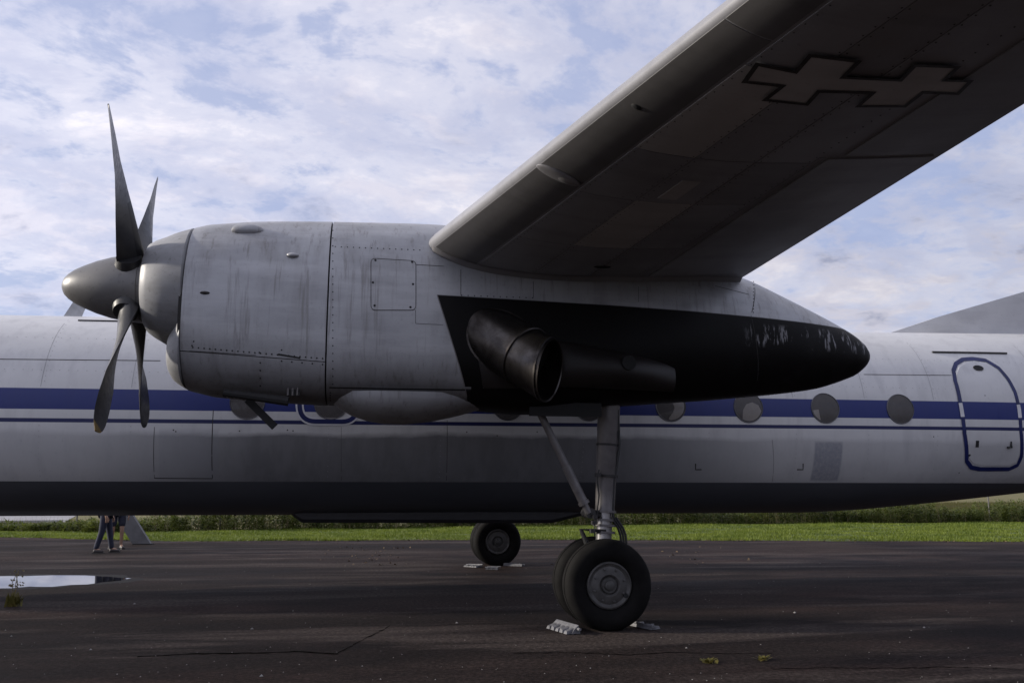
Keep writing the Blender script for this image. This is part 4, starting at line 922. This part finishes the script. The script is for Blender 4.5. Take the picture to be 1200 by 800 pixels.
tri_cloud('grass', base, tip, half, [m_grass], 'bright green strip of short grass along the asphalt edge')
mb = MB(); gx = np.arange(-40, 50, .5); V = []; Fs = []
for i, xx in enumerate(gx):
    for v in (float(edge_y(xx))-.25, float(hedge_y(xx))+1.2): V.append((xx, v, -.008))
    if i: Fs.append((2*i-2, 2*i, 2*i+1, 2*i-1))
tag(mesh('turf', V, Fs, leaf_material('turf_soil', (.03, .045, .012), (.055, .085, .018), 2, 0.0), fix=False), 'green turf under the grass strip', kind='structure')
# tall weeds beyond: leaf clumps with stems
ncl = 2600; cx = rng.uniform(-17, 34, ncl); cyy = hedge_y(cx)+rng.random(ncl)**1.3*2.6
hh = np.interp(cx, [-17, -9.5, -8.3, -7.2, 6, 14, 34], [.30, .35, .45, 1.0, 1.15, 1.1, .8])*(.55+.6*rng.random(ncl))*(.85+.25*np.sin(cx*1.1))
per = 46; B = []; T = []; H = []
for i in range(ncl):
    k = per; t = rng.random(k); a = rng.uniform(0, 2*pi, k); rr_ = .06+.16*(1-t)*rng.random(k); zc = hh[i]*t
    b = np.c_[cx[i]+np.cos(a)*rr_*.4, cyy[i]+np.sin(a)*rr_*.4, zc]; l = .07+.11*rng.random(k); T.append(np.c_[np.cos(a)*l, np.sin(a)*l, l*rng.uniform(-.35, .9, k)]); q = .014+.022*rng.random(k)
    B.append(b); H.append(np.c_[-np.sin(a)*q, np.cos(a)*q, rng.normal(0, .008, k)])
tri_cloud('tall_weeds', np.vstack(B), np.vstack(T), np.vstack(H), [m_weed], 'dark overgrown weeds and shrubs behind the grass strip')
n = 2200; x = rng.uniform(-15, 34, n); y = hedge_y(x)+rng.random(n)*2.2; h = .4+.8*rng.random(n); h *= np.interp(x, [-15, -9, -7.5, 34], [.5, .5, 1, .85])
tri_cloud('dry_stalks', np.c_[x, y, np.zeros(n)], np.c_[rng.normal(0, .1, n), rng.normal(0, .1, n), h], np.c_[np.full(n, .008), np.zeros(n), np.zeros(n)], [m_dry], 'pale dry stalks standing among the weeds')
n = 60000; x = rng.uniform(16, 75, n); y = hedge_y(np.minimum(x, 34))+3+rng.random(n)*45
tri_cloud('field_hay', np.c_[x, y, np.full(n, -.01)], np.c_[rng.normal(0, .12, n), rng.normal(0, .12, n), .2+.3*rng.random(n)], np.c_[np.full(n, .035), np.zeros(n), np.zeros(n)], [leaf_material('hay', (.12, .115, .03), (.21, .19, .07), .2, .3)], 'tall yellow grass in the field behind the tail')
# wire fence
fence = tag(empty('wire_fence', (0, 16, 0)), 'wire fence on thin posts behind the grass strip', 'fence')
m_post = plain('fence_post_grey', (.12, .115, .11), .7)
fx = [86, 191, 256, 330, 418, 540, 652, 780, 905, 1030, 1165]; tops = []
for q in fx:
    g_ = PG(q, 0.0+np.interp(q, [0, 100, 200, 300, 500, 700, 1000, 1250], [622, 623, 622.5, 621, 617.5, 614.5, 612.5, 611])); px, py = g_[0], g_[1]+.25
    mb = MB(); mb.tube([(px, py-16, 0), (px, py-16, 1.25)], .03, 8); mb.build('post', m_post, fence); tops.append((px, py-16))
for z in (.35, .75, 1.15):
    mb = MB(); mb.tube([(a, b-.035, z) for a, b in tops], .004, 5); mb.build('wire', m_post, fence)
# grey slab leaning under the fuselage, foot at the edge of the grass
f_ = PG(168, 637.5); slab = tag(empty('leaning_post', (f_[0], f_[1], 0)), 'flat grey concrete post leaning left at the edge of the grass', 'post')
lean = math.atan2(26, 34); mb = MB(); Ln = 2.2
V = []
for u, ww in ((0, .23), (1, .24)):
    for sx, sy in ((-1, -1), (1, -1), (1, 1), (-1, 1)): V.append((-u*Ln*sin(radians(34))+sx*ww, sy*.09, u*Ln*cos(radians(34))-.03))
mb.add(V, [(0, 1, 2, 3), (4, 5, 6, 7), (0, 1, 5, 4), (1, 2, 6, 5), (2, 3, 7, 6), (3, 0, 4, 7)]); mb.build('shaft', plain('post_concrete', (.12, .12, .125), .7, 0, .2, 5), slab)
mb = MB(); mb.box((0, 0, .01), (.5, .22, .03)); mb.build('foot_plate', m_gap, slab)

# weeds growing out of the asphalt
def tuft(loc, label, hgt, spread, n, tall):
    root = tag(empty('weed', loc), label, 'weed', 'weeds growing through the asphalt'); V = []; Fs = []
    for i in range(n):
        a = random.uniform(0, 2*pi); l = hgt*random.uniform(.5, 1.1); r = spread*random.uniform(.3, 1); wd = .009+.008*random.random(); bx, by = random.gauss(0, spread*.25), random.gauss(0, spread*.25)
        k = len(V); px, py = -sin(a)*wd, cos(a)*wd
        V += [(bx-px, by-py, 0), (bx+px, by+py, 0), (bx+cos(a)*r*.5-px, by+sin(a)*r*.5-py, l*.65), (bx+cos(a)*r*.5+px, by+sin(a)*r*.5+py, l*.65), (bx+cos(a)*r, by+sin(a)*r, l)]; Fs += [(k, k+1, k+3, k+2), (k+2, k+3, k+4)]
    mesh('leaves', V, Fs, leaf_material('weed_yellow', (.09, .09, .018), (.17, .135, .035), 6, .3), root, fix=False)
    if tall:
        mb = MB()
        for i in range(3): mb.tube([(random.gauss(0, .03), 0, 0), (random.gauss(0, .05), .02, tall*.6), (random.gauss(0, .08), .02, tall*random.uniform(.8, 1))], .004, 5)
        for i in range(22): z = tall*random.uniform(.5, 1); mb.box((random.gauss(0, .06), random.gauss(0, .04), z), (.03, .01, .012), rz=random.random()*3, ry=random.random())
        mb.build('stalk', m_dry, root)
p = PG(15, 710); tuft((p[0], p[1], 0), 'yellow green weed with thin stalks in front of the puddle', .17, .11, 70, .46)
p = PG(831, 776); tuft((p[0], p[1], 0), 'low weed tuft in the foreground crack, left of its pair', .035, .09, 26, 0)
p = PG(893, 773); tuft((p[0], p[1], 0), 'low weed tuft in the foreground crack, right of its pair', .04, .08, 24, 0)
# pebbles and crumbs
V = []; Fs = []
for i in range(300):
    r = random.random(); px, py = (random.uniform(0, 1200), random.uniform(642, 800)); g_ = PG(px, py); s = random.uniform(.003, .008)*(1+(random.random() < .06)*1.5); k = len(V)
    for a, b, c in ((1, 0, 0), (-.5, .8, 0), (-.5, -.8, 0), (.1, .1, .8)): V.append((g_[0]+a*s*random.uniform(.7, 1.4), g_[1]+b*s*random.uniform(.7, 1.4), c*s+.001))
    Fs += [(k, k+1, k+3), (k+1, k+2, k+3), (k+2, k, k+3)]
tag(mesh('pebbles', V, Fs, plain('pebble_grey', (.26, .25, .24), .8, 0, .4, 3), fix=False), 'small pale pebbles scattered over the asphalt', kind='stuff')
V = []; Fs = []
for i in range(260):
    x_ = random.uniform(-12, 20); y_ = float(edge_y(x_))-.15-abs(random.gauss(0, .35)); 
    if random.random() < .3: g_ = PG(random.choice([430, 445, 690, 810])+random.gauss(0, 25), random.uniform(640, 662)); x_, y_ = g_[0], g_[1]
    a = random.random()*6; s = random.uniform(.02, .05); k = len(V)
    V += [(x_+cos(a)*s, y_+sin(a)*s, .006), (x_-sin(a)*s*.5, y_+cos(a)*s*.5, .01+random.random()*.03), (x_-cos(a)*s, y_-sin(a)*s, .006), (x_+sin(a)*s*.5, y_-cos(a)*s*.5, .012)]; Fs.append((k, k+1, k+2, k+3))
tag(mesh('fallen_leaves', V, Fs, plain('dead_leaf', (.16, .11, .06), .8, 0, .5, 2), fix=False), 'dead leaves lying along the edge of the asphalt', kind='stuff')

# ------------------------------------------------------------------ two visitors behind the nose
def skin(name, verts, edges, radii, mat, parent, lev=2):
    me = bpy.data.meshes.new(name); me.from_pydata(verts, edges, []); o = link(name, me, mat, parent)
    md = o.modifiers.new('skin', 'SKIN'); me.skin_vertices[0].data[0].use_root = True
    for i, r in enumerate(radii): me.skin_vertices[0].data[i].radius = r if isinstance(r, tuple) else (r, r)
    s = o.modifiers.new('sub', 'SUBSURF'); s.levels = lev; s.render_levels = lev; md.use_smooth_shade = True
    return o
def person(loc, rz, label, lower, legs, shorts, top, hairc, skinc):
    root = tag(empty('person', loc), label, 'person'); root.rotation_euler = (0, 0, rz)
    msk = plain('skin', skinc, .5, 0, .08); mtr = plain('trousers', lower, .85, 0, .2, 9); mtp = plain('shirt', top, .85, 0, .15, 9)
    (kx0, fx0), (kx1, fx1) = legs      # knee/foot forward offsets, person faces +X
    V = [(0, 0, .95), (0, 0, 1.2), (0, 0, 1.42), (.02, 0, 1.54), (.04, 0, 1.65), (.05, 0, 1.74)]; E_ = [(0, 1), (1, 2), (2, 3), (3, 4), (4, 5)]; R_ = [(.15, .11), (.14, .10), (.16, .10), .05, (.075, .09), (.06, .07)]
    for s, kx, fx in ((-1, kx0, fx0), (1, kx1, fx1)):
        k = len(V); V += [(0, s*.09, .88), (kx, s*.10, .48), (fx, s*.10, .09), (fx+.15, s*.11, .04)]; E_ += [(0, k), (k, k+1), (k+1, k+2), (k+2, k+3)]; R_ += [.085, .055, .036, .032]
        k = len(V); V += [(0, s*.19, 1.39), (-.03, s*.25, 1.12), (.06, s*.24, .88), (.08, s*.24, .80)]; E_ += [(2, k), (k, k+1), (k+1, k+2), (k+2, k+3)]; R_ += [.052, .042, .03, .028]
        for j in range(5):
            q = len(V); V += [(.08+.018*(j-2), s*.235, .75), (.085+.022*(j-2), s*.228, .70-.008*(2-abs(j-2)))] if j else [(.12, s*.225, .79), (.135, s*.215, .74)]
            E_ += [(k+3, q), (q, q+1)]; R_ += [.010, .008]
    skin('body', V, E_, R_, msk, root)
    V = [(0, 0, .98)]; E_ = []; R_ = [(.165, .125)]
    for s, kx, fx in ((-1, kx0, fx0), (1, kx1, fx1)):
        k = len(V); V += [(0, s*.095, .86), (kx*.97, s*.10, .52 if shorts else .48)]; E_ += [(0, k), (k, k+1)]; R_ += [.105, .088 if shorts else .075]
        if not shorts: V.append((fx, s*.10, .075)); E_.append((k+1, k+2)); R_.append(.058)
    skin('shorts' if shorts else 'trousers', V, E_, R_, mtr, root)
    V = [(0, 0, 1.0), (0, 0, 1.22), (0, 0, 1.42), (.01, 0, 1.49)]; E_ = [(0, 1), (1, 2), (2, 3)]; R_ = [(.17, .125), (.16, .115), (.175, .115), .07]
    for s in (-1, 1): k = len(V); V += [(0, s*.20, 1.40), (-.03, s*.25, 1.14)]; E_ += [(2, k), (k, k+1)]; R_ += [.068, .055]
    skin('shirt', V, E_, R_, mtp, root)
    for s, fx in ((-1, fx0), (1, fx1)):
        skin('shoe', [(fx-.05, s*.10, .05), (fx+.06, s*.105, .045), (fx+.19, s*.115, .035)], [(0, 1), (1, 2)], [(.045, .05), (.05, .05), (.045, .035)], plain('shoe_dark', (.03, .025, .025), .5), root)
        mb = MB(); mb.box((fx+.07, s*.107, .012), (.26, .08, .018)); mb.build('sole', plain('sole_dark', (.05, .05, .05), .7), root)
    skin('hair', [(.0, 0, 1.70), (.03, 0, 1.77)], [(0, 1)], [(.085, .085), (.075, .075)], plain('hair', hairc, .6), root)
    mb = MB()
    for s in (-1, 1): mb.lathe([(-.006, .001), (0, .011), (.006, .001)], (.128, s*.032, 1.665), 'X', 10)
    mb.build('eye', m_white, root)
    mb = MB(); mb.tube([(.12, 0, 1.66), (.15, 0, 1.625)], [.008, .016], 8); mb.tube([(.125, -.022, 1.585), (.13, .022, 1.585)], .006, 6); mb.build('nose', msk, root)
    return root
p = PG(121, 647.5)
person((p[0], p[1], 0), radians(0), 'person in dark navy trousers walking behind the airplane, legs apart', (.018, .022, .045), ((-.04, -.15), (.08, .15)), False, (.10, .11, .15), (.03, .02, .015), (.36, .22, .15))
p = PG(135, 643)
pb = person((p[0], p[1], 0), radians(-60), 'bare-legged person in dark shorts walking beside the first', (.012, .014, .03), ((.03, -.08), (.10, .10)), True, (.02, .025, .05), (.06, .04, .02), (.26, .155, .105))
mb = MB(); mb.box((.02, -.20, .72), (.03, .02, .42)); mb.build('shorts_stripe', m_white, pb)
